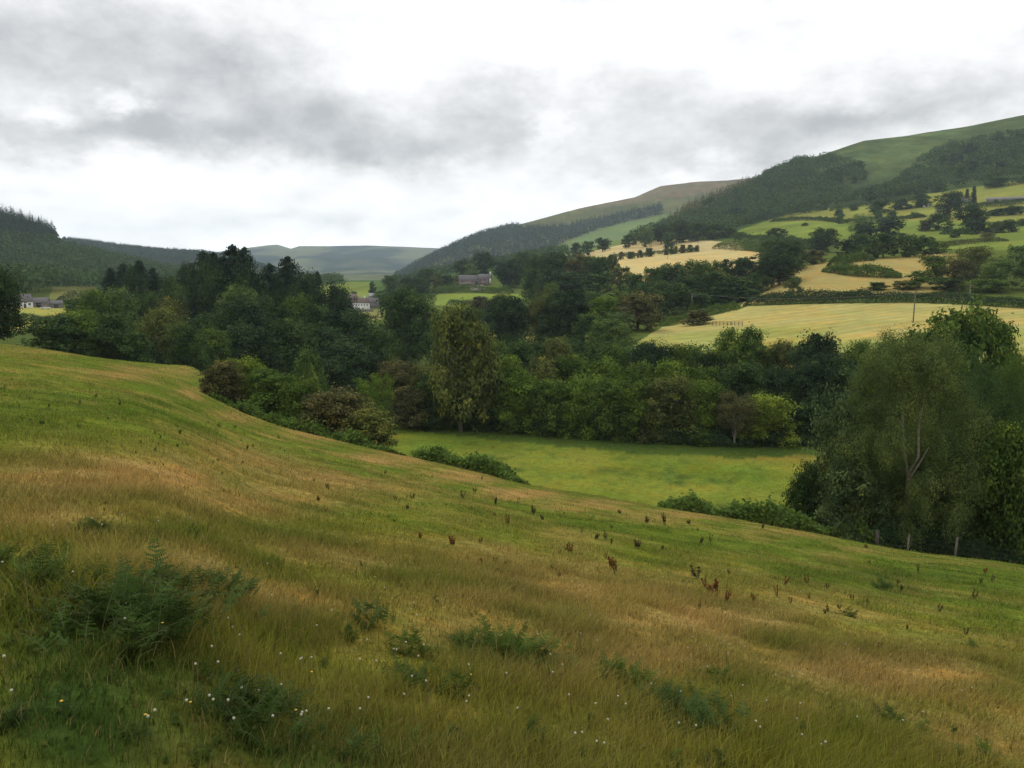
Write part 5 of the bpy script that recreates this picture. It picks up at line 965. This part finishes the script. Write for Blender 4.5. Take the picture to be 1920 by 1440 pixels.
# ------------------------------------------------------------------ grass: blades that nobody could count
def grass(name, r0, r1, dens, h, w, seed, tall=False, az=36.5, poly=None, lean=.5, tus=False):
    g = np.random.default_rng(seed); A = az * DEG; n = int(dens * A * (r1 * r1 - r0 * r0)); r = np.sqrt(g.uniform(r0 * r0, r1 * r1, n)); a = g.uniform(-A, A, n); x = r * np.sin(a); y = r * np.cos(a); z = gz(x, y)
    cra = np.interp(a, AZ, K_r[4]); u, v = pix(x, y, z)
    keep = ((r < cra * np.where(u < 400, 1.3, 1.02)) if poly is None else poly(x, y, r, a, cra)) & (v < 1500) & (v > 600); cl = fbm(x / .9, y / .9, 7, 3) * 2; keep &= g.random(n) < np.maximum(.6 + cl * .9, .4)
    if tus: keep &= (fbm(x / .7, y / .7, 19, 2) > .16)
    x, y, z, r, cl = x[keep], y[keep], z[keep], r[keep], cl[keep]; n = len(x)
    c = turf_colour(x, y, z) if poly is None else meadow_colour(x, y)
    hh = h * g.uniform(.4, 1.3, n) * np.clip(1 + cl * 1.1, .35, 1.7); ww = w * g.uniform(.6, 1.3, n); th = g.random(n) * 6.283; wd = np.array([.75, -.3]) * .4
    lx = np.cos(th) * lean + wd[0]; ly = np.sin(th) * lean + wd[1]; px, py = -np.sin(th), np.cos(th); ph = g.random(n) * 6.283; px, py = np.cos(ph), np.sin(ph)
    L_ = np.hypot(lx, ly); lift = 1 / np.sqrt(1 + L_ ** 2 * .8)
    P0 = np.stack([x - px * ww / 2, y - py * ww / 2, z - .01], 1); P1 = np.stack([x + px * ww / 2, y + py * ww / 2, z - .01], 1)
    mx_, my_ = x + lx * hh * .3, y + ly * hh * .3; mz = z + hh * .6 * lift
    P2 = np.stack([mx_ + px * ww * .4, my_ + py * ww * .4, mz], 1); P3_ = np.stack([mx_ - px * ww * .4, my_ - py * ww * .4, mz], 1)
    P4 = np.stack([x + lx * hh * .85, y + ly * hh * .85, z + hh * lift], 1)
    V_ = np.stack([P0, P1, P2, P3_, P4], 1).reshape(-1, 3); b = np.arange(n)[:, None] * 5; q = b + [[0, 1, 2, 3]]; t = b + [[3, 2, 4]]
    tone = (1 + g.normal(0, .26, n) + cl * .1)[:, None]; dry = (g.random(n) < .12)[:, None]; c = c * np.clip(tone, .5, 1.6) * BLADE_GAIN; c = np.where(dry, np.array(lin(136, 122, 78)) * tone, c)
    if tus: c = c * [.82, .92, .8]
    if tall: c = np.array(lin(142, 124, 80)) * tone
    return V_, q, t, np.repeat(c, 5, 0)
BLADE_GAIN = 1.5
def grass_obj(name, label, bands, mat):
    Vs, Q, T, Cc = [], [], [], []; o = 0
    for bnd in bands:
        v, q, t, c = grass(name, **bnd); Vs.append(v); Q.append(q + o); T.append(t + o); Cc.append(c); o += len(v)
    me = np_mesh(name, np.concatenate(Vs), [np.concatenate(Q), np.concatenate(T)], col=np.concatenate(Cc)); tag(link(name, me, mat), label, 'grass', kind='stuff')
grass_obj('grass', 'rough pasture grass with brown seeding patches covering the near slope', [
    dict(r0=2, r1=6, dens=4600, h=.12, w=.0045, seed=1), dict(r0=2, r1=12, dens=260, h=.05, w=.022, seed=21), dict(r0=2.5, r1=12, dens=1200, h=.17, w=.006, seed=22, tus=True, lean=.8), dict(r0=12, r1=34, dens=200, h=.12, w=.014, seed=23, tus=True, lean=.8), dict(r0=6, r1=12, dens=1900, h=.085, w=.0065, seed=2), dict(r0=12, r1=25, dens=520, h=.055, w=.012, seed=3), dict(r0=25, r1=60, dens=85, h=.042, w=.024, seed=4), dict(r0=60, r1=125, dens=18, h=.06, w=.05, seed=5),
    dict(r0=2, r1=7, dens=22, h=.3, w=.003, seed=6, tall=True, lean=.7), dict(r0=7, r1=20, dens=5, h=.2, w=.005, seed=7, tall=True), dict(r0=20, r1=70, dens=1.2, h=.2, w=.012, seed=9, tall=True)], M_BLADE)
grass_obj('meadow_grass', 'short green grass of the flat meadow below', [dict(r0=60, r1=200, dens=14, h=.09, w=.06, seed=8, poly=lambda x, y, r, a, cra: (r > cra * 1.05) & (r < np.interp(a, AZ, frg[0])))], M_BLADE)

# ------------------------------------------------------------------ haze
hm, hn = mat_nodes('haze_air'); pv = hn.nodes.new('ShaderNodeVolumePrincipled'); pv.inputs['Density'].default_value = HAZE; pv.inputs['Color'].default_value = (.72, .85, 1, 1); pv.inputs['Anisotropy'].default_value = .2
oo = hn.nodes.new('ShaderNodeOutputMaterial'); hn.links.new(pv.outputs[0], oo.inputs['Volume'])
b = MB().box((0, 0, (float(ZG.min()) - 1 + float(ZG.max()) + 30) / 2), (13000, 13000, float(ZG.max()) + 31 - float(ZG.min()))); hz_ = b.build('haze', hm); tag(hz_, 'pale blue-grey haze lying over the whole valley', 'haze', kind='stuff')
